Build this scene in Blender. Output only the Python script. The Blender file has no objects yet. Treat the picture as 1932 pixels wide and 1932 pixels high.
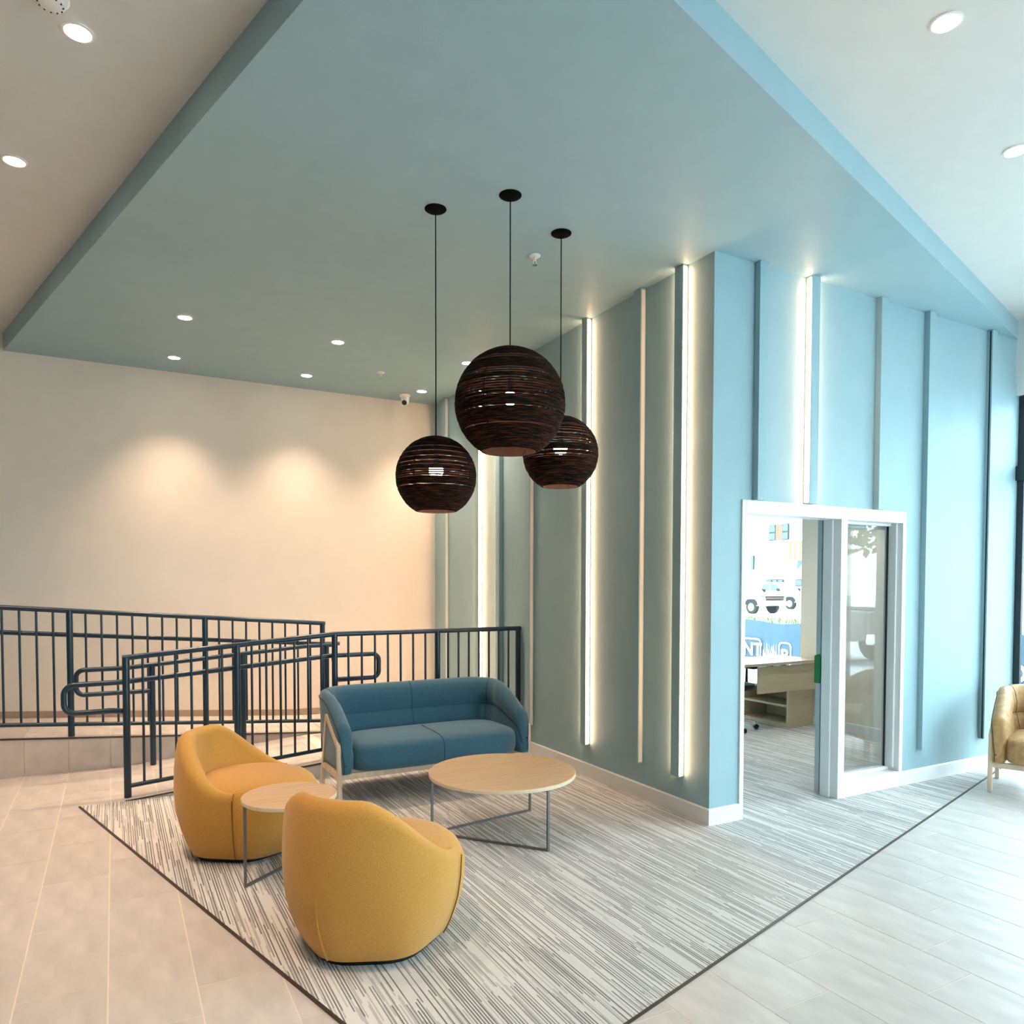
import bpy, bmesh, math, random
from mathutils import Vector, Matrix
random.seed(7)
SC = bpy.context.scene
COL = SC.collection
R = math.radians

# ------------------------------------------------------------------ camera, world, light, exposure
F_PX, CX, CY, FRAME = 1377.7, 966.0, 1145.67, 1932.0
YAW, PITCH, ROLL = R(28.617), R(1.868), R(-0.084)
EYE = Vector((-3.473, -3.612, 1.62))
fwd = Vector((math.sin(YAW), math.cos(YAW), 0)); rgt = Vector((math.cos(YAW), -math.sin(YAW), 0)); dwn = Vector((0, 0, -1))
fwd2 = fwd*math.cos(PITCH) + dwn*math.sin(PITCH); dwn2 = dwn*math.cos(PITCH) - fwd*math.sin(PITCH)
rgt3 = rgt*math.cos(ROLL) + dwn2*math.sin(ROLL); dwn3 = dwn2*math.cos(ROLL) - rgt*math.sin(ROLL)
cd = bpy.data.cameras.new('camera'); cam = bpy.data.objects.new('camera', cd); COL.objects.link(cam)
cd.sensor_width = 36; cd.lens = F_PX/FRAME*36; cd.shift_y = (CY-FRAME/2)/FRAME; cd.clip_start = .05; cd.clip_end = 400
cam.matrix_world = Matrix(((rgt3.x, -dwn3.x, -fwd2.x, EYE.x), (rgt3.y, -dwn3.y, -fwd2.y, EYE.y), (rgt3.z, -dwn3.z, -fwd2.z, EYE.z), (0, 0, 0, 1)))
SC.camera = cam
def project(p):
    v = Vector(p) - EYE; d = v.dot(fwd2)
    return (CX + F_PX*v.dot(rgt3)/d, CY + F_PX*v.dot(dwn3)/d, d)

SKY = 5.0
world = bpy.data.worlds.new('overcast_sky'); SC.world = world; world.use_nodes = True
bg = world.node_tree.nodes['Background']; bg.inputs[0].default_value = (.70, .89, 1.0, 1); bg.inputs[1].default_value = SKY
def portal(name, loc, rot, sx, sy):
    l = bpy.data.lights.new(name, 'AREA'); l.shape = 'RECTANGLE'; l.size = sx; l.size_y = sy; l.cycles.is_portal = True
    o = bpy.data.objects.new(name, l); o.location = loc; o.rotation_euler = rot; COL.objects.link(o)
portal('daylight_portal', (3.80, -4.2, 1.62), (0, R(90), 0), 3.3, 8.4)
portal('daylight_portal', (1.9, -8.62, 1.62), (R(90), 0, 0), 3.4, 3.3)
portal('daylight_portal', (3.80, 3.45, 1.4), (0, R(90), 0), 2.8, 2.4)
SC.view_settings.view_transform = 'Standard'; SC.view_settings.look = 'None'
SC.view_settings.gamma = 1; SC.view_settings.exposure = 1.28; SC.view_settings.use_curve_mapping = False
SC.cycles.use_denoising = True; SC.cycles.max_bounces = 6; SC.cycles.diffuse_bounces = 3; SC.cycles.glossy_bounces = 3; SC.cycles.transparent_max_bounces = 10
SC.cycles.caustics_reflective = False; SC.cycles.caustics_refractive = False; SC.cycles.use_adaptive_sampling = True; SC.cycles.adaptive_threshold = .2; SC.cycles.adaptive_min_samples = 20
SC.cycles.sample_clamp_indirect = 6.0
WARM = (1.0, .71, .50)

# ------------------------------------------------------------------ helpers
def tag(o, label=None, cat=None, group=None, kind=None):
    if label: o['label'] = label
    if cat: o['category'] = cat
    if group: o['group'] = group
    if kind: o['kind'] = kind
    return o
def thing(name, loc=(0, 0, 0), rz=0, label=None, cat=None, group=None, kind=None):
    o = bpy.data.objects.new(name, None); COL.objects.link(o); o.empty_display_size = .1
    o.location = loc; o.rotation_euler = (0, 0, rz)
    return tag(o, label, cat, group, kind)
def world_off(o):
    v = Vector((0, 0, 0))
    while o is not None: v += o.location; o = o.parent
    return v
class MB:
    def __init__(s): s.v = []; s.f = []; s.m = []; s.mi = 0
    def add(s, vs, fs):
        n = len(s.v); s.v += [tuple(a) for a in vs]; s.f += [tuple(i+n for i in f) for f in fs]; s.m += [s.mi]*len(fs); return s
    def box(s, x0, x1, y0, y1, z0, z1):
        return s.add([(x0,y0,z0),(x1,y0,z0),(x1,y1,z0),(x0,y1,z0),(x0,y0,z1),(x1,y0,z1),(x1,y1,z1),(x0,y1,z1)],
                     [(0,3,2,1),(4,5,6,7),(0,1,5,4),(1,2,6,5),(2,3,7,6),(3,0,4,7)])
    def prism(s, poly, z0, z1):
        n = len(poly); g = lambda z, p: z(p[0], p[1]) if callable(z) else z
        return s.add([(p[0],p[1],g(z0,p)) for p in poly]+[(p[0],p[1],g(z1,p)) for p in poly],
                     [tuple(range(n-1,-1,-1)), tuple(range(n,2*n))]+[(i,(i+1)%n,n+(i+1)%n,n+i) for i in range(n)])
    def prism_y(s, poly, y0, y1):        # poly in (x, z)
        n = len(poly)
        return s.add([(p[0],y0,p[1]) for p in poly]+[(p[0],y1,p[1]) for p in poly],
                     [tuple(range(n)), tuple(range(2*n-1,n-1,-1))]+[(i,n+i,n+(i+1)%n,(i+1)%n) for i in range(n)])
    def prism_x(s, poly, x0, x1):        # poly in (y, z)
        n = len(poly)
        return s.add([(x0,p[0],p[1]) for p in poly]+[(x1,p[0],p[1]) for p in poly],
                     [tuple(range(n-1,-1,-1)), tuple(range(n,2*n))]+[(i,(i+1)%n,n+(i+1)%n,n+i) for i in range(n)])
    def tube(s, path, r, n=10, r2=None, closed=False):
        P = [Vector(p) for p in path]; k = len(P); rings = []
        up = None
        for i in range(k):
            a = P[i]-P[i-1] if (i > 0 or closed) else None
            b = P[(i+1) % k]-P[i] if (i < k-1 or closed) else None
            t = ((a.normalized() if a else Vector())+(b.normalized() if b else Vector())).normalized()
            if up is None:
                up = Vector((0,0,1)) if abs(t.z) < .9 else Vector((1,0,0))
            sd = t.cross(up).normalized(); up = sd.cross(t).normalized()
            sc = 1.0
            if a and b: sc = 1/max(.5, math.sqrt(max(0, (1+a.normalized().dot(b.normalized()))/2)))
            rr = r if not callable(r) else r(i/(k-1))
            q = rr if r2 is None else r2
            rings.append([P[i]+sd*(math.cos(2*math.pi*j/n+math.pi/n)*rr*sc)+up*(math.sin(2*math.pi*j/n+math.pi/n)*q*sc) for j in range(n)])
        vs = [v for g in rings for v in g]; fs = []
        m = k if closed else k-1
        for i in range(m):
            for j in range(n):
                a0 = i*n+j; a1 = i*n+(j+1) % n; b0 = ((i+1) % k)*n+j; b1 = ((i+1) % k)*n+(j+1) % n
                fs.append((a0, b0, b1, a1))
        if not closed: fs += [tuple(range(n)), tuple(range(k*n-1, (k-1)*n-1, -1))]
        return s.add(vs, fs)
    def bar(s, path, w, h):   # rectangular section along a path (w sideways, h upright)
        return s.tube(path, w*.7071, 4, h*.7071)
    def lathe(s, prof, n=32, c=(0,0,0), plan=None, close=True):
        vs = []; fs = []
        for r, z in prof:
            for j in range(n):
                a = 2*math.pi*j/n; k = plan(a, z) if plan else 1
                vs.append((c[0]+r*k*math.cos(a), c[1]+r*k*math.sin(a), c[2]+z))
        for i in range(len(prof)-1):
            for j in range(n):
                fs.append((i*n+j, i*n+(j+1) % n, (i+1)*n+(j+1) % n, (i+1)*n+j))
        if close: fs += [tuple(range(n-1,-1,-1)), tuple(range((len(prof)-1)*n, len(prof)*n))]
        return s.add(vs, fs)
    def mesh(s, name, mats, smooth=False, off=None):
        me = bpy.data.meshes.new(name)
        vs = s.v if off is None else [(a-off[0], b-off[1], c-off[2]) for a, b, c in s.v]
        me.from_pydata(vs, [], s.f)
        for m in (mats if isinstance(mats, (list, tuple)) else [mats]): me.materials.append(m)
        if any(s.m): me.polygons.foreach_set('material_index', s.m)
        bm = bmesh.new(); bm.from_mesh(me); bmesh.ops.recalc_face_normals(bm, faces=bm.faces); bm.to_mesh(me); bm.free()
        if smooth:
            me.polygons.foreach_set('use_smooth', [True]*len(me.polygons))
            if smooth is not True: me.set_sharp_from_angle(angle=R(smooth))
        me.update(); return me
    def build(s, name, mat, parent=None, smooth=False, local=False, bevel=0, seg=2, sub=0):
        """verts in world coordinates unless local: stored relative to the parent"""
        off = None if (parent is None or local) else world_off(parent)
        o = bpy.data.objects.new(name, s.mesh(name, mat, smooth, off)); COL.objects.link(o)
        if parent is not None: o.parent = parent
        if bevel:
            b = o.modifiers.new('bevel', 'BEVEL'); b.width = bevel; b.segments = seg; b.limit_method = 'ANGLE'; b.angle_limit = R(40)
        if sub:
            u = o.modifiers.new('sub', 'SUBSURF'); u.levels = sub; u.render_levels = sub
        return o
def box(name, mat, x0, x1, y0, y1, z0, z1, parent=None, bevel=0, local=False):
    return MB().box(x0, x1, y0, y1, z0, z1).build(name, mat, parent, bevel=bevel, local=local)
def struct(o, label, cat):
    return tag(o, label, cat, kind='structure')
def smooth01(t): t = max(0, min(1, t)); return t*t*(3-2*t)
def lerp_table(tb, x):
    if x <= tb[0][0]: return tb[0][1]
    for (a, fa), (b, fb) in zip(tb, tb[1:]):
        if x <= b: return fa+(fb-fa)*(x-a)/(b-a)
    return tb[-1][1]

# ------------------------------------------------------------------ materials
def new_mat(name):
    m = bpy.data.materials.new(name); m.use_nodes = True
    return m, m.node_tree, m.node_tree.nodes['Principled BSDF']
def srgb(r, g, b):
    f = lambda c: (c/255/12.92) if c/255 <= .04045 else ((c/255+.055)/1.055)**2.4
    return (f(r), f(g), f(b), 1)
def N(nt, t, **kw):
    n = nt.nodes.new(t)
    for k, v in kw.items(): setattr(n, k, v)
    return n
def plain(name, col, rough=.5, metal=0, noise=0, scale=20, bump=0, bscale=200, spec=.5, rand=0, stretch=None, coat=0):
    """procedural paint: colour mottled by noise, fine relief, optional variation from piece to piece"""
    m, nt, p = new_mat(name); L = nt.links.new
    p.inputs['Roughness'].default_value = rough; p.inputs['Metallic'].default_value = metal
    p.inputs['Specular IOR Level'].default_value = spec; p.inputs['Coat Weight'].default_value = coat
    tc = N(nt, 'ShaderNodeTexCoord'); src = tc.outputs['Object']
    if stretch:
        mp = N(nt, 'ShaderNodeMapping'); mp.inputs['Scale'].default_value = stretch; L(src, mp.inputs[0]); src = mp.outputs[0]
    nz = N(nt, 'ShaderNodeTexNoise'); nz.inputs['Scale'].default_value = scale; nz.inputs['Detail'].default_value = 4; L(src, nz.inputs['Vector'])
    rp = N(nt, 'ShaderNodeMapRange'); rp.inputs['From Min'].default_value = .25; rp.inputs['From Max'].default_value = .75
    rp.inputs['To Min'].default_value = 1-noise; rp.inputs['To Max'].default_value = 1+noise; L(nz.outputs['Fac'], rp.inputs['Value'])
    fac = rp.outputs[0]
    if rand:
        oi = N(nt, 'ShaderNodeObjectInfo'); r2 = N(nt, 'ShaderNodeMapRange'); r2.inputs['To Min'].default_value = 1-rand; r2.inputs['To Max'].default_value = 1+rand
        L(oi.outputs['Random'], r2.inputs['Value']); mm = N(nt, 'ShaderNodeMath', operation='MULTIPLY'); L(fac, mm.inputs[0]); L(r2.outputs[0], mm.inputs[1]); fac = mm.outputs[0]
    vm = N(nt, 'ShaderNodeVectorMath', operation='SCALE'); vm.inputs[0].default_value = col[:3]; L(fac, vm.inputs['Scale']); L(vm.outputs[0], p.inputs['Base Color'])
    if bump:
        n2 = N(nt, 'ShaderNodeTexNoise'); n2.inputs['Scale'].default_value = bscale; n2.inputs['Detail'].default_value = 2; L(tc.outputs['Object'], n2.inputs['Vector'])
        bp = N(nt, 'ShaderNodeBump'); bp.inputs['Strength'].default_value = bump; bp.inputs['Distance'].default_value = .01; L(n2.outputs['Fac'], bp.inputs['Height']); L(bp.outputs[0], p.inputs['Normal'])
    return m
def emit(name, col, strength):
    m, nt, p = new_mat(name)
    p.inputs['Base Color'].default_value = (*col, 1); p.inputs['Emission Color'].default_value = (*col, 1); p.inputs['Emission Strength'].default_value = strength
    nz = N(nt, 'ShaderNodeTexNoise'); nz.inputs['Scale'].default_value = 60
    rp = N(nt, 'ShaderNodeMapRange'); rp.inputs['To Min'].default_value = strength*.97; rp.inputs['To Max'].default_value = strength*1.03
    nt.links.new(nz.outputs['Fac'], rp.inputs['Value']); nt.links.new(rp.outputs[0], p.inputs['Emission Strength'])
    return m
def wood(name, c1, c2, stretch, scale=3, rough=.45):
    m, nt, p = new_mat(name); L = nt.links.new; p.inputs['Roughness'].default_value = rough
    tc = N(nt, 'ShaderNodeTexCoord'); mp = N(nt, 'ShaderNodeMapping'); mp.inputs['Scale'].default_value = stretch; L(tc.outputs['Object'], mp.inputs[0])
    nz = N(nt, 'ShaderNodeTexNoise'); nz.inputs['Scale'].default_value = scale; nz.inputs['Detail'].default_value = 6; nz.inputs['Distortion'].default_value = .6; L(mp.outputs[0], nz.inputs['Vector'])
    cr = N(nt, 'ShaderNodeValToRGB'); cr.color_ramp.elements[0].color = c1; cr.color_ramp.elements[1].color = c2
    cr.color_ramp.elements[0].position = .3; cr.color_ramp.elements[1].position = .7
    L(nz.outputs['Fac'], cr.inputs[0]); L(cr.outputs[0], p.inputs['Base Color'])
    return m
def fabric(name, c1, c2, rough=.9, scale=260, sheen=.3, big=0.06, relief=.003):
    m, nt, p = new_mat(name); L = nt.links.new; p.inputs['Roughness'].default_value = rough
    p.inputs['Sheen Weight'].default_value = sheen; p.inputs['Specular IOR Level'].default_value = .3
    tc = N(nt, 'ShaderNodeTexCoord'); nz = N(nt, 'ShaderNodeTexNoise'); nz.inputs['Scale'].default_value = scale; nz.inputs['Detail'].default_value = 3; L(tc.outputs['Object'], nz.inputs['Vector'])
    cr = N(nt, 'ShaderNodeValToRGB'); cr.color_ramp.elements[0].color = c1; cr.color_ramp.elements[1].color = c2
    cr.color_ramp.elements[0].position = .35; cr.color_ramp.elements[1].position = .65; L(nz.outputs['Fac'], cr.inputs[0])
    n2 = N(nt, 'ShaderNodeTexNoise'); n2.inputs['Scale'].default_value = 5; L(tc.outputs['Object'], n2.inputs['Vector'])
    rp = N(nt, 'ShaderNodeMapRange'); rp.inputs['To Min'].default_value = 1-big; rp.inputs['To Max'].default_value = 1+big; L(n2.outputs['Fac'], rp.inputs['Value'])
    vm = N(nt, 'ShaderNodeVectorMath', operation='SCALE'); L(cr.outputs[0], vm.inputs[0]); L(rp.outputs[0], vm.inputs['Scale']); L(vm.outputs[0], p.inputs['Base Color'])
    bp = N(nt, 'ShaderNodeBump'); bp.inputs['Strength'].default_value = .25; bp.inputs['Distance'].default_value = relief; L(nz.outputs['Fac'], bp.inputs['Height']); L(bp.outputs[0], p.inputs['Normal'])
    return m
def glass(name, tint=(.975, .99, .985), refl=1.0):
    """thin clear glass: sees through, mirrors more at a glancing angle (Schlick)"""
    m, nt, p = new_mat(name); L = nt.links.new; nt.nodes.remove(p)
    out = nt.nodes['Material Output']; tr = N(nt, 'ShaderNodeBsdfTransparent'); tr.inputs[0].default_value = (*tint, 1)
    gl = N(nt, 'ShaderNodeBsdfGlossy'); gl.inputs['Roughness'].default_value = 0.0
    lw = N(nt, 'ShaderNodeLayerWeight'); lw.inputs['Blend'].default_value = .5
    pw = N(nt, 'ShaderNodeMath', operation='POWER'); L(lw.outputs['Facing'], pw.inputs[0]); pw.inputs[1].default_value = 5.0
    ma = N(nt, 'ShaderNodeMath', operation='MULTIPLY_ADD'); L(pw.outputs[0], ma.inputs[0]); ma.inputs[1].default_value = .96*refl; ma.inputs[2].default_value = .042*refl
    mx = N(nt, 'ShaderNodeMixShader'); L(ma.outputs[0], mx.inputs[0]); L(tr.outputs[0], mx.inputs[1]); L(gl.outputs[0], mx.inputs[2]); L(mx.outputs[0], out.inputs[0])
    return m
def carpet_mat(name):
    m, nt, p = new_mat(name); L = nt.links.new; p.inputs['Roughness'].default_value = .95; p.inputs['Specular IOR Level'].default_value = .1
    geo = N(nt, 'ShaderNodeNewGeometry'); sp = N(nt, 'ShaderNodeSeparateXYZ'); L(geo.outputs['Position'], sp.inputs[0])
    def M(op, a, b=None):
        n = N(nt, 'ShaderNodeMath', operation=op)
        for i, q in enumerate((a, b)):
            if q is None: continue
            if isinstance(q, (int, float)): n.inputs[i].default_value = q
            else: L(q, n.inputs[i])
        return n.outputs[0]
    def cells(w, ln, seed):
        px = M('FLOOR', M('MULTIPLY', sp.outputs[0], 4.0))                    # planks a quarter metre wide, staggered
        wn0 = N(nt, 'ShaderNodeTexWhiteNoise', noise_dimensions='1D'); L(M('ADD', px, seed+11.3), wn0.inputs['W'])
        sx = M('FLOOR', M('DIVIDE', sp.outputs[0], w))
        wn = N(nt, 'ShaderNodeTexWhiteNoise', noise_dimensions='1D'); L(M('ADD', sx, seed), wn.inputs['W'])
        sh = M('ADD', M('MULTIPLY', wn.outputs['Value'], .55), M('MULTIPLY', wn0.outputs['Value'], 3.0))
        sy = M('FLOOR', M('ADD', M('DIVIDE', sp.outputs[1], ln), sh))
        cb = N(nt, 'ShaderNodeCombineXYZ'); L(sx, cb.inputs[0]); L(sy, cb.inputs[1]); cb.inputs[2].default_value = seed
        w3 = N(nt, 'ShaderNodeTexWhiteNoise', noise_dimensions='3D'); L(cb.outputs[0], w3.inputs['Vector']); return w3.outputs['Value']
    a = cells(.0125, .42, 1.0); b = cells(.0062, .30, 5.0); c = cells(.25, 1.0, 9.0)
    fr = M('FRACT', M('DIVIDE', sp.outputs[0], .0125))
    line = M('MULTIPLY', M('LESS_THAN', fr, .44), M('GREATER_THAN', a, .40))
    dark = M('MULTIPLY', line, M('ADD', .55, M('MULTIPLY', a, .45))); mid = M('MULTIPLY', M('GREATER_THAN', b, .72), .38)
    yarn = N(nt, 'ShaderNodeTexWave', wave_type='BANDS', bands_direction='Y'); yarn.inputs['Scale'].default_value = 45; yarn.inputs['Distortion'].default_value = 3; L(geo.outputs['Position'], yarn.inputs['Vector'])
    nz = N(nt, 'ShaderNodeTexNoise'); nz.inputs['Scale'].default_value = 350; L(geo.outputs['Position'], nz.inputs['Vector'])
    v = M('MAXIMUM', dark, mid); v = M('MULTIPLY', v, M('ADD', .66, M('MULTIPLY', yarn.outputs['Fac'], .34)))
    v = M('ADD', v, M('MULTIPLY', M('SUBTRACT', nz.outputs['Fac'], .5), .30)); v = M('ADD', v, M('MULTIPLY', c, .06))
    cr = N(nt, 'ShaderNodeValToRGB'); cr.color_ramp.elements[0].color = srgb(222, 220, 216); cr.color_ramp.elements[1].color = srgb(80, 80, 82)
    L(v, cr.inputs[0]); L(cr.outputs[0], p.inputs['Base Color'])
    bp = N(nt, 'ShaderNodeBump'); bp.inputs['Strength'].default_value = .4; bp.inputs['Distance'].default_value = .004; bp.invert = True; L(v, bp.inputs['Height']); L(bp.outputs[0], p.inputs['Normal'])
    return m
def cardboard(name):
    m, nt, p = new_mat(name); L = nt.links.new; p.inputs['Roughness'].default_value = .9; p.inputs['Specular IOR Level'].default_value = .15
    tc = N(nt, 'ShaderNodeTexCoord'); mp = N(nt, 'ShaderNodeMapping'); mp.inputs['Scale'].default_value = (3, 3, 120); L(tc.outputs['Object'], mp.inputs[0])
    nz = N(nt, 'ShaderNodeTexNoise'); nz.inputs['Scale'].default_value = 4; nz.inputs['Detail'].default_value = 5; L(mp.outputs[0], nz.inputs['Vector'])
    cr = N(nt, 'ShaderNodeValToRGB'); cr.color_ramp.elements[0].color = srgb(8, 2, 1); cr.color_ramp.elements[1].color = srgb(128, 76, 44)
    cr.color_ramp.elements[0].position = .50; cr.color_ramp.elements[1].position = .86; L(nz.outputs['Fac'], cr.inputs[0]); L(cr.outputs[0], p.inputs['Base Color'])
    bp = N(nt, 'ShaderNodeBump'); bp.inputs['Strength'].default_value = .5; bp.inputs['Distance'].default_value = .004; L(nz.outputs['Fac'], bp.inputs['Height']); L(bp.outputs[0], p.inputs['Normal'])
    return m

BLUE = plain('blue_paint', srgb(154, 185, 193), .55, noise=.03, scale=6, bump=.06, bscale=160)
WHITE_CEIL = plain('white_ceiling_paint', srgb(219, 219, 214), .8, noise=.02, scale=8, bump=.05, bscale=220)
CREAM = plain('cream_paint', srgb(238, 229, 217), .75, noise=.02, scale=5, bump=.05, bscale=200)
TRIM = plain('white_trim_paint', srgb(236, 238, 238), .4, noise=.01, scale=20)
TILE = plain('porcelain_tile', srgb(203, 196, 190), .42, noise=.13, scale=11, rand=.035, bump=.03, bscale=60, stretch=(1, .35, 1), spec=.45)
GROUT = plain('pale_grout', srgb(232, 222, 208), .9, noise=.04, scale=80)
RISER = plain('grey_riser_tile', srgb(208, 198, 190), .55, noise=.10, scale=9, rand=.04, bump=.03)
SKIRT = plain('brown_skirting_tile', srgb(172, 150, 132), .5, noise=.10, scale=9, rand=.05)
METAL_EDGE = plain('dark_bronze_edge', srgb(72, 62, 56), .45, metal=.4, noise=.08, scale=60)
CARPET = carpet_mat('striped_carpet')
NAVY = plain('navy_rail_enamel', srgb(5, 46, 66), .32, noise=.06, scale=15, spec=.6, bump=.02, bscale=90)
BLACK = plain('black_metal', srgb(11, 11, 12), .45, noise=.08, scale=40)
FRAME_DARK = plain('dark_window_frame', srgb(30, 40, 48), .4, noise=.06, scale=30)
LED = emit('warm_led', (1.0, .60, .35), 8.0)
LAMP = emit('downlight_lens', (1.0, .93, .80), 14.0)
BULB = emit('pendant_bulb', (1.0, .90, .75), 26.0)
CANOPY = plain('matt_black_canopy', srgb(5, 5, 5), .9, spec=.1, noise=.05)
CARD_IN = plain('bulb_lit_cardboard', srgb(84, 48, 32), .9, noise=.12, scale=30)  # inner copy of the board, bulb glow put into its paler colour
CARD = cardboard('laminated_cardboard')
SOFA_BLUE = fabric('blue_felt', srgb(50, 92, 112), srgb(66, 110, 130))
SEAM_BLUE = plain('dark_blue_piping', srgb(38, 70, 88), .8, noise=.05)
MUSTARD = fabric('mustard_felt', srgb(196, 143, 62), srgb(214, 160, 80), sheen=.2)
SEAM_MUST = plain('mustard_seam', srgb(122, 84, 32), .8, noise=.05)
TAN = fabric('tan_leather', srgb(170, 132, 86), srgb(192, 154, 106), rough=.5, scale=22, sheen=.05, big=.15, relief=.02)
SEAM_TAN = plain('tan_piping', srgb(96, 74, 48), .7, noise=.05)
BEECH = wood('pale_beech', srgb(206, 184, 156), srgb(226, 206, 180), (8, 8, 1.2))
TABLETOP = wood('pale_oak_laminate', srgb(205, 168, 126), srgb(220, 186, 146), (2, 22, 2), 2.2, .5)
TABLE_EDGE = plain('light_ply_edge', srgb(226, 206, 176), .5, noise=.05, scale=30)
STEEL = plain('grey_steel_rod', srgb(118, 120, 120), .4, metal=.6, noise=.05, scale=40)
GLASS = glass('clear_glass')
DOOR_GLASS = glass('double_door_glass', refl=2.0)
WHITE_PLASTIC = plain('white_plastic', srgb(238, 236, 230), .35, noise=.01)
DESK = wood('desk_maple', srgb(204, 186, 152), srgb(218, 202, 170), (1.5, 14, 14), 2.0, .45)
CHROME = plain('polished_metal', srgb(205, 208, 210), .15, metal=1, noise=.02)
DARK_FABRIC = fabric('black_mesh', srgb(20, 22, 24), srgb(34, 36, 38))
GREEN_TAPE = plain('green_tape', srgb(28, 118, 62), .6, noise=.06, scale=50)
GASKET = plain('black_gasket', srgb(26, 30, 34), .6, noise=.05)
GREY_ALU = plain('grey_aluminium', srgb(178, 190, 196), .4, metal=.3, noise=.02)

# ------------------------------------------------------------------ plan of the room
YB, XW, ZS, ZC = 4.73, 3.66, 3.79, 3.95          # back wall, storefront line, soffit underside, white ceiling
X0, Y0 = -9.0, -8.5                              # far side wall and the front storefront behind the viewer
DL = Vector((.265, -.9643)); DR = Vector((.9643, .265))
KC = Vector((-2.565, -1.703))                    # outer corner of carpet
def left_x(y): return KC.x + DL.x/DL.y*(y-KC.y)
def right_y(x): return KC.y + DR.y/DR.x*(x-KC.x)
Y_CURB, Y_MID, X_RAMP0, X_RAMP1, Z_LAND = 2.47, 3.655, -3.42, -1.83, .13
def z_lower(x, y=0): return Z_LAND*max(0, min(1, (x-X_RAMP0)/(X_RAMP1-X_RAMP0)))
def z_upper(x, y=0): return Z_LAND + max(0, -1.62-x)*.0745

# walls
struct(box('wall_back', CREAM, X0, .12, YB, YB+.12, 0, ZC), 'cream back wall behind the ramp and its railings', 'wall')
struct(box('wall_center', BLUE, 0, .12, 0, YB, 0, ZC), 'blue wall with glowing vertical bars left of the outer corner', 'wall')
w = MB().box(.12, .262, 0, .12, 0, ZC).box(2.052, XW+.06, 0, .12, 0, ZC).box(.262, 2.052, 0, .12, 2.19, ZC)
struct(w.build('wall_door', BLUE), 'light blue wall around the glazed office doorway', 'wall')
struct(box('wall_left', CREAM, X0-.12, X0, Y0, YB+.12, 0, ZC), 'plain side wall far left outside the view', 'wall')
w = MB().box(3.60, XW+.14, Y0, 0, 3.30, ZC).box(3.60, XW+.14, Y0-.1, Y0+.2, 0, ZC)
struct(w.build('wall_right', TRIM), 'white beam above the dark framed shopfront window', 'wall')
w = MB().box(X0, 3.60, Y0-.12, Y0, 3.30, ZC).box(X0, .2, Y0-.12, Y0, 0, 3.3)
struct(w.build('wall_front', TRIM), 'white wall over the front windows behind the viewer', 'wall')
# ceiling and soffit
struct(box('ceiling', WHITE_CEIL, X0, XW+.14, Y0, YB+.12, ZC, ZC+.12), 'white ceiling with round downlights on both sides', 'ceiling')
yk = 0.003
sof = [(KC.x+.0, KC.y-.01), (3.602, right_y(3.602)), (3.602, .06), (.06, .06), (.06, YB+.03), (left_x(YB+.03)-.015, YB+.03)]
struct(MB().prism(sof, ZS, ZC).build('ceiling_soffit', BLUE), 'dropped blue soffit hanging over the lounge', 'soffit')
# office shell
w = MB().box(3.55, XW+.14, .12, 2.236, 0, 2.85)
struct(w.build('wall_office', CREAM), 'cream office wall seen through the doorway', 'wall')
w = MB().box(.12, XW+.14, 4.65, 4.77, 0, 2.85)
struct(w.build('wall_office_back', CREAM), 'cream rear wall inside the office out of view', 'wall')
struct(box('ceiling_office', WHITE_CEIL, .12, XW+.14, .12, 4.77, 2.85, 2.95), 'white ceiling inside the office', 'ceiling')

# ------------------------------------------------------------------ floor, tiles, carpet, ramp
floor = box('floor', GROUT, X0, XW+.14, Y0, YB, -.12, -.0012)
struct(floor, 'large pale stone tile floor around the carpet', 'floor')
def clip(poly, n, d):          # keep points with n.p <= d
    out = []
    for i in range(len(poly)):
        a, b = poly[i], poly[(i+1) % len(poly)]
        da, db = n[0]*a[0]+n[1]*a[1]-d, n[0]*b[0]+n[1]*b[1]-d
        if da <= 0: out.append(a)
        if (da < 0) != (db < 0) and abs(da-db) > 1e-9:
            t = da/(da-db); out.append((a[0]+t*(b[0]-a[0]), a[1]+t*(b[1]-a[1])))
    return out
def area(p): return abs(sum(p[i][0]*p[(i+1) % len(p)][1]-p[(i+1) % len(p)][0]*p[i][1] for i in range(len(p))))/2 if len(p) > 2 else 0
nL = (.9643, .265); dL = nL[0]*KC.x+nL[1]*KC.y           # outside of carpet's left edge: nL.p <= dL
nR = (.265, -.9643); dR = nR[0]*KC.x+nR[1]*KC.y          # inside of carpet: nR.p <= dR
PX, PY, GAP = .3154, .632, .0055
def in_view(poly, z=0):
    for x, y in list(poly)+[(sum(p[0] for p in poly)/len(poly), sum(p[1] for p in poly)/len(poly))]:
        u, v, d = project((x, y, z))
        if d > .3 and -40 < u < 1972 and -40 < v < 1972: return True
    return False
full_tile = MB().box(GAP/2, PX-GAP/2, GAP/2, PY-GAP/2, -.006, 0).mesh('tile', TILE)
rest = MB(); n_tile = 0
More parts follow.
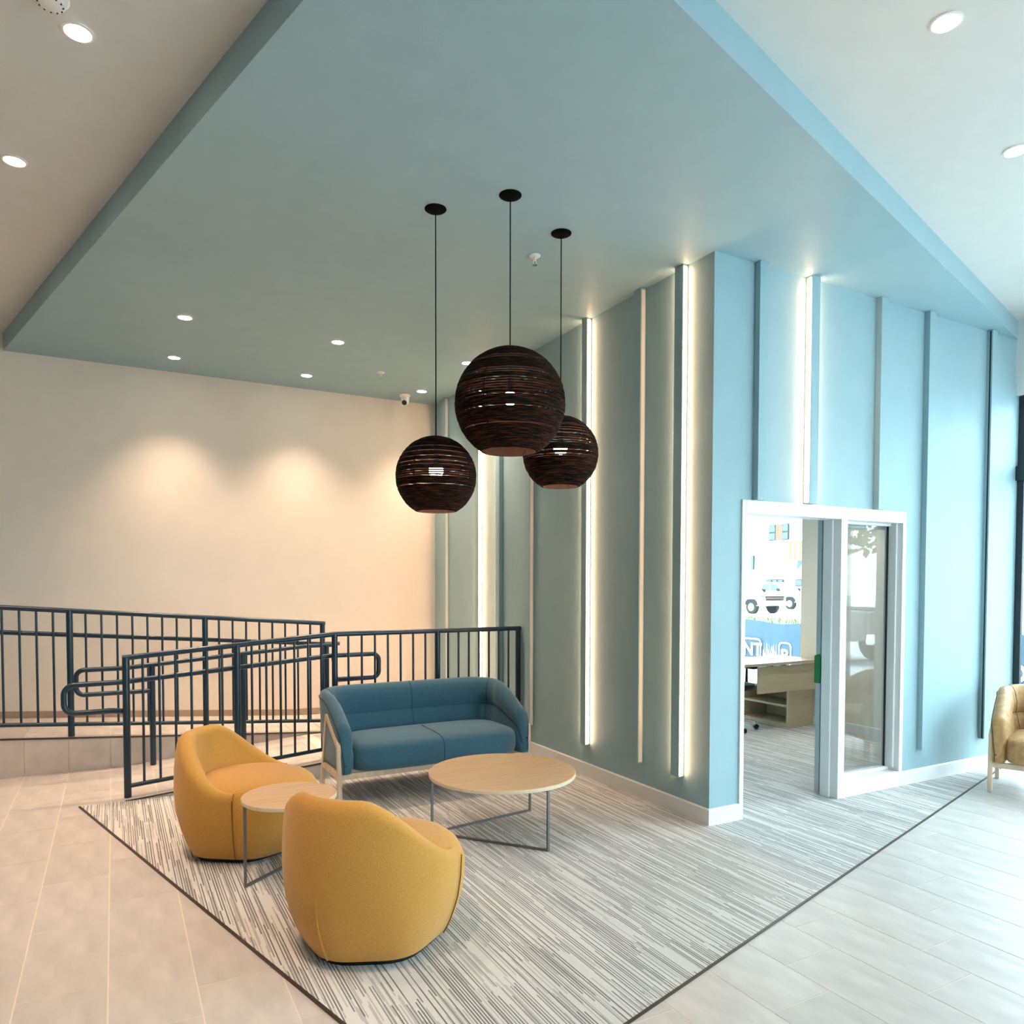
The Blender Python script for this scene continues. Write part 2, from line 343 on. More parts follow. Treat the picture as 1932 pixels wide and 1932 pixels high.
for k in range(-18, 25):
    xa = -3.515+PX*k
    ya = -.065+.2165*k
    j0 = math.floor((Y0-ya)/PY)
    for j in range(j0, j0+24):
        y = ya+PY*j
        rect = [(xa+GAP/2, y+GAP/2), (xa+PX-GAP/2, y+GAP/2), (xa+PX-GAP/2, y+PY-GAP/2), (xa+GAP/2, y+PY-GAP/2)]
        whole = rect
        p = clip(clip(clip(clip(rect, (1, 0), XW+.1), (-1, 0), -X0), (0, -1), -Y0), (0, 1), Y_MID-.003)
        if area(p) < .002: continue
        low = clip(p, (0, 1), Y_CURB); high = clip(clip(p, (0, -1), -Y_CURB), (1, 0), X_RAMP0)
        a1 = clip(low, nL, dL-.004); a2 = clip(clip(low, (-nL[0], -nL[1]), -dL-.004), (-nR[0], -nR[1]), -dR-.004); b1 = high
        if area(high) > .001 and area(a1) > .999*area(low)-1e-6:
            b1 = clip(p, (1, 0), X_RAMP0); a1 = clip(clip(low, (-1, 0), -X_RAMP0), nL, dL-.004)
        for q in (a1, a2, b1):
            if area(q) < .0015: continue
            if q and any(c[0] > 0 and c[1] > 0 for c in q):
                continue
            if in_view(q) and n_tile < 300:
                if abs(area(q)-area(whole)) < 1e-5:
                    o = bpy.data.objects.new('tile', full_tile); COL.objects.link(o); o.location = (xa, y, 0); o.parent = floor
                else:
                    cx_ = sum(c[0] for c in q)/len(q); cy_ = sum(c[1] for c in q)/len(q)
                    me = MB().prism([(c[0]-cx_, c[1]-cy_) for c in q], -.006, 0).mesh('tile', TILE)
                    o = bpy.data.objects.new('tile', me); COL.objects.link(o); o.location = (cx_, cy_, 0); o.parent = floor
                n_tile += 1
            else:
                rest.prism(q, -.006, 0)
o = rest.build('tile_field', TILE, floor); o['kind'] = 'stuff'

# carpet: lounge wedge plus office floor, one continuous run through the doorway
XC = left_x(Y_CURB)
cpoly = [(KC.x, KC.y), (3.64, right_y(3.64)), (3.64, .0), (0, 0), (0, Y_CURB), (XC, Y_CURB)]
carpet = MB().prism(cpoly, -.004, .004).prism([(.12, -.0), (3.55, -.0), (3.55, 4.65), (.12, 4.65)], -.004, .0035).build('carpet', CARPET)
struct(carpet, 'grey striped carpet wedge under the lounge seats running into the office', 'carpet')
def strip(name, path, w_, z0, z1):
    a, b = Vector(path[0]), Vector(path[1]); t = (b-a).normalized(); nn = Vector((-t.y, t.x))*w_/2
    return MB().prism([tuple(a-nn), tuple(b-nn), tuple(b+nn), tuple(a+nn)], z0, z1).build(name, METAL_EDGE)
struct(strip('trim_1', [KC, (XC, Y_CURB)], .014, -.003, .0065), 'dark metal strip along the left carpet edge', 'edging')
struct(strip('trim_2', [KC, (3.6, right_y(3.6))], .011, -.003, .0065), 'dark metal strip along the right carpet edge', 'edging')

# ramp: lower run up to the landing, upper run doubling back along the rear wall
rb = MB().prism_y([(X_RAMP0, 0), (X_RAMP1, Z_LAND-.004), (0, Z_LAND-.004), (0, -.02), (X_RAMP0, -.02)], Y_CURB, Y_MID)
rb.prism_y([(X0, -.02), (X0, z_upper(X0)-.004), (-1.62, Z_LAND-.004), (0, Z_LAND-.004), (0, -.02)], Y_MID, YB)
ramp = struct(rb.build('floor_ramp', [GROUT]), 'tiled switchback ramp and landing behind the railing', 'ramp')
for k in range(-6, 13):
    xa = -3.515+PX*k; ya = -.065+.2165*k
    for j in range(-2, 12):
        y = ya+PY*j
        rect = [(xa+GAP/2, y+GAP/2), (xa+PX-GAP/2, y+GAP/2), (xa+PX-GAP/2, y+PY-GAP/2), (xa+GAP/2, y+PY-GAP/2)]
        for zf, lim in ((z_lower, ((0, -1, -(Y_CURB+.001)), (0, 1, Y_MID-.003), (-1, 0, -X_RAMP0), (1, 0, -.001))),
                        (z_upper, ((0, -1, -(Y_MID+.012)), (0, 1, YB-.012), (1, 0, -.001)))):
            q = rect
            for a, b, d in lim: q = clip(q, (a, b), d)
            if area(q) < .002 or not in_view(q, .2): continue
            MB().prism(q, lambda x, y, zf=zf: zf(x)-.006, lambda x, y, zf=zf: zf(x)).build('tile', TILE, ramp)
# riser between the two runs, faced with grey tile
for k in range(-6, 7):
    xa, xb = -3.515+PX*k+.003, -3.515+PX*(k+1)-.003
    xb = min(xb, -1.66)
    if xb-xa < .03: continue
    hi = lambda x: z_upper(x)-.012
    if hi(xb)-z_lower(xb) < .004: continue
    MB().prism_y([(xa, z_lower(xa)), (xb, z_lower(xb)), (xb, hi(xb)), (xa, hi(xa))], Y_MID-.006, Y_MID+.002).build('riser_tile', RISER, ramp)
e = MB().prism_y([(-6.5, z_upper(-6.5)-.010), (-1.64, z_upper(-1.64)-.004), (-1.64, z_upper(-1.64)+.004), (-6.5, z_upper(-6.5)+.003)], Y_MID-.012, Y_MID+.012)
struct(e.build('trim_3', METAL_EDGE), 'dark edge strip along the upper ramp run', 'edging')
e = MB().prism_y([(X_RAMP0, -.001), (X_RAMP1, Z_LAND-.01), (0, Z_LAND-.01), (0, Z_LAND+.003), (X_RAMP1, Z_LAND+.003), (X_RAMP0, .006)], Y_CURB-.012, Y_CURB+.004)
struct(e.build('trim_4', METAL_EDGE), 'dark edge strip along the near side of the lower ramp', 'edging')
e = MB().prism_y([(X_RAMP0+.2, 0.004), (0, 0.004), (0, Z_LAND-.012), (X_RAMP1, Z_LAND-.012), (X_RAMP0+.2, .006)], Y_CURB-.008, Y_CURB)
struct(e.build('trim_5', RISER), 'grey face of the ramp kerb behind the blue sofa', 'kerb')
# tiled skirting on the back wall, following the ramp
skirt = thing('baseboard_back', (-3, YB, .2)); struct(skirt, 'low brown tile skirting on the cream back wall', 'baseboard')
for k in range(-3, 8):
    xa, xb = -4.9+.632*k+.003, -4.9+.632*(k+1)-.003
    xb = min(xb, -.002)
    if xb-xa < .05: continue
    MB().prism_y([(xa, z_upper(xa)), (xb, z_upper(xb)), (xb, z_upper(xb)+.065), (xa, z_upper(xa)+.065)], YB-.01, YB-.0005).build('skirting_tile', SKIRT, skirt)
# white baseboards
def base_prof(t=.014, h=.112): return [(0, 0), (-t, 0), (-t, h-.008), (-t+.006, h), (0, h)]
b = MB().prism_y([(p[0], p[1]+.004) for p in base_prof()], -.0, Y_CURB-.014)
struct(b.build('baseboard_center', TRIM), 'white baseboard under the blue wall with lit bars', 'baseboard')
b = MB().prism_x([(p[0], p[1]+.004) for p in base_prof()], -.014, .262).prism_x([(p[0], p[1]+.004) for p in base_prof()], 2.052, 3.64)
struct(b.build('baseboard_door', TRIM), 'white baseboard beside the office doorway', 'baseboard')
b = MB().prism_y([(3.55+p[0], p[1]+.004) for p in base_prof(.012, .10)], .12, 2.236)
struct(b.build('baseboard_office', TRIM), 'white baseboard inside the office behind the glass', 'baseboard')

# ------------------------------------------------------------------ storefront windows
def storefront(name, label, axis, c, a0, a1, z0, z1, mull, transoms, depth=.10, fw=.055):
    """frame in a vertical plane; axis 'x': plane x=c spanning y; axis 'y': plane y=c spanning x"""
    mid = (c, (a0+a1)/2, z0) if axis == 'x' else ((a0+a1)/2, c, z0)
    root = thing(name, mid); struct(root, label, 'window')
    def bx(nm, m, u0, u1, q0, q1, d0, d1):
        if axis == 'x': return box(nm, m, c+d0, c+d1, u0, u1, q0, q1, root, bevel=.004)
        return box(nm, m, u0, u1, c+d0, c+d1, q0, q1, root, bevel=.004)
    us = [a0]+list(mull)+[a1]; zs = [z0]+list(transoms)+[z1]
    for u in us:
        u0 = u if u == a0 else (u-fw if u == a1 else u-fw/2)
        bx('mullion', FRAME_DARK, u0, u0+fw, z0, z1, -depth/2, depth/2)
    for i, z in enumerate(zs):
        h = .13 if 0 < i < len(zs)-1 else fw
        q0 = z0 if i == 0 else (z1-h if i == len(zs)-1 else z-h/2)
        bx('rail', FRAME_DARK, a0, a1, q0, q0+h, -depth/2-.03 if 0 < i < len(zs)-1 else -depth/2+.004, depth/2-.004)
    for i in range(len(us)-1):
        for j in range(len(zs)-1):
            if axis == 'x': box('pane', GLASS, c-.002, c+.002, us[i]+.01, us[i+1]-.01, zs[j]+.01, zs[j+1]-.01, root)
            else: box('pane', GLASS, us[i]+.01, us[i+1]-.01, c-.002, c+.002, zs[j]+.01, zs[j+1]-.01, root)
    return root
storefront('window_1', 'tall dark framed shopfront window beside the tan armchair', 'x', 3.672, Y0+.2, -.003, .02, 3.30, [-1.5, -3.0, -4.6, -6.2], [2.61], depth=.034)
storefront('window_2', 'office window looking out on the street', 'x', 3.735, 2.236, 4.65, .0, 2.85, [3.6], [])
storefront('window_3', 'front shopfront windows behind the viewer', 'y', Y0-.06, .2, 3.60, .02, 3.30, [1.9], [2.61])

# ------------------------------------------------------------------ office doorway: frame, sidelight, sliding leaf
door = thing('door_1', (1.15, .06, 0)); struct(door, 'white framed office doorway with a glass sidelight and open sliding door', 'door')
FD = .13
def dbox(nm, m, x0, x1, y0, y1, z0, z1, par=door, bv=.003): return box(nm, m, x0, x1, y0, y1, z0, z1, par, bevel=bv)
dbox('jamb', TRIM, .262, .300, -.014, FD, 0, 2.19)
dbox('jamb', TRIM, 2.010, 2.052, -.014, FD, 0, 2.19)
dbox('header', TRIM, .300, 2.010, -.014, FD, 2.10, 2.19)
dbox('mullion', TRIM, 1.275, 1.345, -.014, FD, 0.004, 2.10)
dbox('door_stop', TRIM, 1.255, 1.275, .05, FD, 0.004, 2.10)
dbox('door_stop', TRIM, .300, .315, .05, FD, 0.004, 2.10)
dbox('bottom_panel', TRIM, 1.345, 2.010, -.014, FD, .004, .125)
side = dbox('sidelight', TRIM, 1.345, 2.010, .075, FD, .125, .150)
dbox('glazing_bead', TRIM, 1.345, 1.365, .075, FD, .150, 2.10, side)
dbox('glazing_bead', TRIM, 1.990, 2.010, .03, FD, .150, 2.10, side)
dbox('glazing_bead', TRIM, 1.365, 1.990, .075, FD, 2.08, 2.10, side)
dbox('gasket', GASKET, 1.980, 1.990, .095, .108, .150, 2.08, side, 0)
dbox('pane', DOOR_GLASS, 1.360, 1.985, .100, .106, .150, 2.085, side, 0)
leaf = dbox('sliding_leaf', GREY_ALU, 1.262, 1.305, .145, .185, .02, 2.14)
dbox('gasket', GASKET, 1.305, 1.311, .150, .180, .10, 2.06, leaf, 0)
dbox('stile', GREY_ALU, 2.14, 2.19, .145, .185, .02, 2.14, leaf)
dbox('rail', GREY_ALU, 1.305, 2.14, .145, .185, .02, .10, leaf)
dbox('rail', GREY_ALU, 1.305, 2.14, .145, .185, 2.06, 2.14, leaf)
dbox('pane', GLASS, 1.31, 2.14, .162, .167, .10, 2.06, leaf, 0)
tp = MB().prism_x([(.138, .86), (.19, .86), (.19, 1.07), (.150, 1.085), (.138, 1.05)], 1.252, 1.2625)
tag(tp.build('painters_tape', GREEN_TAPE), 'strip of green tape on the edge of the sliding office door', 'tape')

# ------------------------------------------------------------------ wall fins and light bars
FIN_Z0 = .275
def fin_center(y0, y1, label, led=(), prot=.05):
    lit = bool(led)
    t = thing('light_bar' if lit else 'wall_fin', (0, (y0+y1)/2, FIN_Z0), 0, label, 'wall light' if lit else 'wall fin', 'vertical fins on the blue walls')
    box('body', BLUE, -prot, -.0005, y0, y1, FIN_Z0, ZS-.001, t, bevel=.002)
    for s in led:
        ya, yb = (y0-.007, y0) if s < 0 else (y1, y1+.007)
        box('led_strip', LED, -prot+.006, -.016, ya, yb, FIN_Z0+.01, ZS-.015, t, bevel=.003)
    if not lit: box('diffuser', WHITE_PLASTIC, -prot+.006, -.012, y0-.004, y0, FIN_Z0+.01, ZS-.015, t, bevel=.001)
    return t
fin_center(.246, .330, 'glowing light bar nearest the outer corner of the blue wall', (-1, 1))
fin_center(.697, .776, 'plain blue fin between the two tall glowing light bars')
fin_center(1.392, 1.465, 'glowing light bar behind the right-hand pendant lamp', (-1, 1))
fin_center(2.324, 2.404, 'plain fin where the railing meets the blue wall')
fin_center(2.936, 3.012, 'wall fin lit from its far side above the sofa end', (1,))
fin_center(3.415, 3.493, 'light bar beside the smallest left pendant above the outlet', (-1, 1))
fin_center(4.308, 4.387, 'plain fin closest to the cream back wall')
def fin_door(x0, x1, z0, label, led=(), prot=.048):
    lit = bool(led)
    t = thing('light_bar' if lit else 'wall_fin', ((x0+x1)/2, 0, z0), 0, label, 'wall light' if lit else 'wall fin', 'vertical fins on the blue walls')
    box('body', BLUE, x0, x1, -prot, -.0005, z0, ZS-.001, t, bevel=.002)
    for s in led:
        xa, xb = (x0-.007, x0) if s < 0 else (x1, x1+.007)
        box('led_strip', LED, xa, xb, -prot+.008, -.016, z0+.012, ZS-.015, t, bevel=.003)
    return t
fin_door(.366, .446, 2.19, 'short plain fin above the left corner of the office doorway')
fin_door(.868, .952, 2.19, 'short glowing light bar above the office doorway', (-1, 1), .058)
fin_door(1.652, 1.732, 2.19, 'short plain fin above the glass sidelight')
fin_door(2.254, 2.334, .275, 'full-height plain fin right of the office doorway')
f5 = fin_door(3.137, 3.217, .275, 'full-height fin nearest the tan armchair with a dark groove')
box('groove', GASKET, 3.1365, 3.1372, -.036, -.024, .28, ZS-.01, f5)

# ------------------------------------------------------------------ ceiling fixtures
def downlight(x, y, z, label, group, power=60, r=.062, size=92, colour=WARM):
    t = thing('downlight', (x, y, z), 0, label, 'downlight', group)
    MB().lathe([(r, -.001), (r, -.005), (r*.84, -.007), (r*.80, -.002), (r*.80, .0), (r, 0)], 28, (x, y, z), close=False).build('trim_ring', WHITE_PLASTIC, t, smooth=40)
    MB().lathe([(r*.80, -.001), (r*.80, -.004), (.001, -.0045)], 28, (x, y, z), close=False).build('lens', LAMP, t)
    l = bpy.data.lights.new('downlight_beam', 'SPOT'); l.energy = power; l.color = colour; l.spot_size = R(size); l.spot_blend = 1.0; l.shadow_soft_size = .11
    s = bpy.data.objects.new('downlight_beam', l); s.location = (0, 0, -.012); s.parent = t; COL.objects.link(s)
    return t
P_SOF, P_L, P_R = 106, 96, 12
NM = {0: 'left', 1: 'middle', 2: 'right'}
for j, y in enumerate((2.97, 4.18)):
    for i, x in enumerate((-2.93, -1.67, -.385)):
        downlight(x, y, ZS-.001, '%s downlight of the %s row in the blue soffit' % (('leftmost', 'middle', 'rightmost')[i], ('nearer', 'rear')[j]), 'soffit downlights', P_SOF)
G2 = 'white ceiling downlights'
downlight(-3.572, .048, ZC-.001, 'large bright downlight at the upper left of the white ceiling', G2, P_L)
downlight(-3.92, 1.313, ZC-.001, 'downlight at the left edge of the white ceiling', G2, P_L)
downlight(-.411, -1.747, ZC-.001, 'downlight near the top right corner of the white ceiling', G2, P_R)
downlight(.817, -1.395, ZC-.001, 'downlight cut by the right edge of the picture', G2, P_R)
downlight(-4.27, 2.58, ZC-.001, 'added downlight on the left white ceiling outside the view', G2, P_L)  # unseen lamp, added to light the left side
downlight(-3.22, -1.22, ZC-.001, 'added unseen downlight on the left white ceiling above the viewer', G2, P_L)  # also added out of view for extra light
downlight(2.05, -1.05, ZC-.001, 'added unseen downlight on the right white ceiling by the shopfront', G2, P_R)  # out of view, added for light on the right
for x, y, lb in ((1.5, 2.3, 'added unseen downlight over the middle of the office'), (2.7, 1.3, 'added unseen downlight over the office beside the glass')):  # unseen lamps added to brighten the office
    downlight(x, y, 2.849, lb, 'added office downlights', 42, size=140, colour=(1, .93, .85))
# sprinklers
for x, y, lb in ((-.993, .626, 'white fire sprinkler beside the right pendant canopy'), (-1.026, 3.692, 'small white sprinkler in front of the security camera')):
    t = thing('fire_sprinkler', (x, y, ZS), 0, lb, 'sprinkler', 'ceiling sprinklers')
    MB().lathe([(.038, 0), (.038, -.006), (.030, -.012), (.012, -.014), (.012, 0)], 24, (x, y, ZS), close=False).build('escutcheon', WHITE_PLASTIC, t, smooth=40)
    MB().lathe([(.010, -.01), (.010, -.035), (.005, -.036)], 16, (x, y, ZS)).build('body', WHITE_PLASTIC, t, smooth=40)
    m = MB()
    for s in (-1, 1): m.tube([(x+s*.010, y, ZS-.03), (x+s*.013, y, ZS-.045), (x+s*.004, y, ZS-.062)], .0028, 6)
    m.build('yoke', WHITE_PLASTIC, t)
    MB().lathe([(.016, -.062), (.016, -.0645)], 16, (x, y, ZS)).build('deflector', CHROME, t)
# smoke detector
x, y = -3.66, -.125
t = thing('smoke_detector', (x, y, ZC), 0, 'white smoke detector at the top left edge of the ceiling', 'detector')
MB().lathe([(.068, 0), (.068, -.012), (.060, -.018), (.056, -.018)], 32, (x, y, ZC)).build('base', WHITE_PLASTIC, t, smooth=40)
MB().lathe([(.056, -.018), (.052, -.034), (.036, -.042), (.001, -.044)], 32, (x, y, ZC)).build('cover', WHITE_PLASTIC, t, smooth=40)
m = MB()
for k in range(12):
    a = k*math.pi/6; m.box(x+.044*math.cos(a)-.003, x+.044*math.cos(a)+.003, y+.044*math.sin(a)-.003, y+.044*math.sin(a)+.003, ZC-.041, ZC-.034)
m.build('vent_slot', GASKET, t)
# security camera
x, y = -.49, 4.44
t = thing('security_camera', (x, y, ZS), 0, 'white dome security camera under the soffit by the back wall', 'camera')
MB().lathe([(.060, 0), (.060, -.014), (.050, -.026), (.046, -.028)], 28, (x, y, ZS)).build('mount', WHITE_PLASTIC, t, smooth=40)
MB().lathe([(.047, -.022), (.048, -.05), (.045, -.075), (.036, -.098), (.02, -.11), (.001, -.114)], 28, (x, y, ZS)).build('housing', WHITE_PLASTIC, t, smooth=50)
dv = Vector((-.42, -.72, -.55)).normalized(); c0 = Vector((x, y, ZS-.068))
MB().tube([c0+dv*.028, c0+dv*.054], .034, 20).build('lens_ring', WHITE_PLASTIC, t, smooth=40)
MB().tube([c0+dv*.05, c0+dv*.057], .029, 20).build('lens', GASKET, t, smooth=40)
# wall outlet
t = thing('wall_outlet', (0, 3.355, .61), 0, 'white electrical outlet on the blue wall behind the sofa', 'outlet')
box('cover_plate', WHITE_PLASTIC, -.006, -.0005, 3.32, 3.39, .553, .667, t, bevel=.002)
for z in (.585, .635): box('socket', GREY_ALU, -.008, -.005, 3.34, 3.37, z-.017, z+.017, t, bevel=.001)

# ------------------------------------------------------------------ pendants
def pendant(x, y, zc, r, label):
    t = thing('pendant_lamp', (x, y, ZS), 0, label, 'pendant lamp', 'globe pendants over the lounge')
    MB().lathe([(.063, 0), (.063, -.004), (.058, -.008), (.02, -.010), (.001, -.010)], 36, (x, y, ZS)).build('canopy', CANOPY, t, smooth=40)
    ztop = zc+r*.985
    MB().tube([(x, y, ZS-.015), (x, y, ztop-.02)], .0032, 8).build('cord', CANOPY, t, smooth=True)
    rnd = random.Random(int(r*1000)+int(x*100))
    zb = zc-r*.86; n = int((ztop-zb)/.0088); m = MB(); z = zb; nseg = 56
    while z < ztop-.003:
        f = (z-zc)/r
        th = rnd.uniform(.0055, .0085)
        gap = .0010 if rnd.random() < (.62 if f > -.1 else .76) else rnd.uniform(.0042, .0078)
        if f < -.55: gap = .0012; th = .0065
        if f > .72: gap = .0
        def rr(zz): return r*math.sqrt(max(.0004, 1-((zz-zc)/r)**2))
        z1 = min(z+th, ztop)
        ro0, ro1 = rr(z), rr(z1); wob = rnd.uniform(-.0012, .0012)
        wd = .012 if f < .80 else .2
        ri0, ri1 = max(.004, ro0-wd), max(.004, ro1-wd)
        k0 = len(m.m); m.lathe([(ro0+wob, z), (ro1+wob, z1), (ri1, z1), (ri0, z), (ro0+wob, z)], nseg, (x, y, 0), close=False)
        m.m[k0+2*nseg:k0+3*nseg] = [1]*nseg            # inside faces coloured paler to suggest bulb light
        z = z1+gap
    m.build('shade', [CARD, CARD_IN], t)
    m = MB()
    for k in range(4):
        a = k*math.pi/2+.6; m2 = [(x+(math.sqrt(max(.0004, 1-((q-zc)/r)**2))*r-.007)*math.cos(a), y+(math.sqrt(max(.0004, 1-((q-zc)/r)**2))*r-.007)*math.sin(a), q) for q in [zb+.004+(ztop-.012-zb)*i/14 for i in range(15)]]
        m.tube(m2, .0035, 6)
    m.build('inner_strut', CARD, t)
    MB().lathe([(.016, r*.98), (.018, .085), (.026, .07), (.026, .062)], 20, (x, y, zc+.0)).build('lamp_holder', BLACK, t, smooth=40)
    MB().lathe([(.020, .062), (.040, .052), (.043, .030), (.034, .008), (.02, -.002), (.001, -.005)], 24, (x, y, zc)).build('bulb', BULB, t, smooth=True)
    return t
pendant(-1.802, .383, 2.245, .236, 'smaller dark globe pendant hanging lowest on the left')
pendant(-1.494, .042, 2.632, .312, 'largest dark globe pendant in the middle')
pendant(-1.005, .281, 2.43, .236, 'smaller dark globe pendant partly behind the largest one')

# ------------------------------------------------------------------ railings
def arc_pts(c, r, a0, a1, n, ax):   # arc in the x-z plane at y=c[1]
    return [(c[0]+r*math.cos(R(a0+(a1-a0)*i/n)), c[1], c[2]+r*math.sin(R(a0+(a1-a0)*i/n))) for i in range(n+1)]
PR, TR, BR, HR = .0255, .0215, .0098, .0200
YR = 2.571
rail = thing('ramp_railing', (-1.8, YR, 0), 0, 'navy metal railing in front along the lower ramp and landing', 'railing', 'navy ramp railings')
zt = lambda x: 1.055+z_lower(x); zb_ = lambda x: .085+z_lower(x)
posts = [-3.400, -2.612, -1.823, -.876, -.033]
MB().tube([(-3.4-PR, YR, zt(-3.4)), (-1.83, YR, zt(-1.83)), (-.008, YR, zt(0))], TR, 12).build('top_rail', NAVY, rail, smooth=60)
MB().tube([(-3.4, YR, zb_(-3.4)), (-1.83, YR, zb_(-1.83)), (-.02, YR, zb_(0))], .017, 10).build('bottom_rail', NAVY, rail, smooth=60)
for x in posts:
    MB().tube([(x, YR, z_lower(x)), (x, YR, zt(x)+.004)], PR, 14).build('post', NAVY, rail, smooth=60)
for a, b, n in ((0, 1, 6), (1, 2, 6), (2, 3, 7), (3, 4, 7)):
    for k in range(n):
        x = posts[a]+(posts[b]-posts[a])*(k+1)/(n+1)
        MB().tube([(x, YR, zb_(x)), (x, YR, zt(x))], BR, 8).build('baluster', NAVY, rail, smooth=60)
yh = YR+.075
zh = lambda x: .865+z_lower(x)
lp = arc_pts((-3.735, yh, .865-.07), .07, 90, 180, 6, 0)+arc_pts((-3.735, yh, .655+.07), .07, 180, 270, 6, 0)
hp = [(-3.42, YR+.02, .655), (-3.5, yh, .655)]+lp[::-1]+[(-3.42, yh, .868), (-1.83, yh, zh(-1.83))]
lq = arc_pts((-1.47, yh, zh(0)-.06), .06, 90, 0, 6, 0)+arc_pts((-1.47, yh, .785+.06), .06, 0, -90, 6, 0)
hp += lq+[(-1.78, yh, .785), (-1.823, YR+.02, .785)]
MB().tube(hp, HR, 12).build('handrail', NAVY, rail, smooth=60)
for x in (-3.4, -2.612, -1.823):
    MB().tube([(x, YR+.01, zh(x)-.05), (x, yh, zh(x)-.04), (x, yh, zh(x)-.01)], .008, 8).build('bracket', NAVY, rail, smooth=60)
# grab rail on the far side of the lower run
YG = 3.50
grab = thing('ramp_handrail', (-2.5, YG, 0), 0, 'low navy handrail with looped end on the far side of the lower ramp', 'handrail', 'navy ramp railings')
zg = lambda x: .885+z_lower(x)
lp = arc_pts((-3.70, YG, .885-.06), .06, 90, 180, 6, 0)+arc_pts((-3.70, YG, .675+.06), .06, 180, 270, 6, 0)
MB().tube([(-3.19, YG, .675)]+lp[::-1]+[(-3.4, YG, .885), (-1.83, YG, zg(-1.83)), (-1.60, YG, zg(0))], HR, 12).build('handrail', NAVY, grab, smooth=60)
for x in (-3.187, -2.43, -1.655):
    MB().tube([(x, YG, z_lower(x)), (x, YG, zg(x))], PR*.95, 14).build('post', NAVY, grab, smooth=60)
# upper railing
YU = 3.72
urail = thing('ramp_railing', (-3.4, YU, .2), 0, 'navy metal railing along the raised rear ramp', 'railing', 'navy ramp railings')
zt2 = lambda x: z_upper(x)+1.085; zb2 = lambda x: z_upper(x)+.105
XE = -1.64
MB().tube([(-6.2, YU, zt2(-6.2)), (XE+PR, YU, zt2(XE))], TR, 12).build('top_rail', NAVY, urail, smooth=60)
MB().tube([(-6.2, YU, zb2(-6.2)), (XE, YU, zb2(XE))], .018, 10).build('bottom_rail', NAVY, urail, smooth=60)
MB().tube([(-6.2, YU+.07, z_upper(-6.2)+.875), (-1.64, YU+.07, z_upper(-1.64)+.875), (-1.45, YU+.07, z_upper(-1.64)+.872)], HR, 12).build('handrail', NAVY, urail, smooth=60)
ups = [XE, -2.73, -3.81, -4.89, -5.97]
for x in ups: MB().tube([(x, YU, z_upper(x)), (x, YU, zt2(x)+.003)], PR, 14).build('post', NAVY, urail, smooth=60)
for a, b in zip(ups, ups[1:]):
    if b < -5.5: continue
    for k in range(8):
        x = a+(b-a)*(k+1)/9
        MB().tube([(x, YU, zb2(x)), (x, YU, zt2(x))], BR, 8).build('baluster', NAVY, urail, smooth=60)

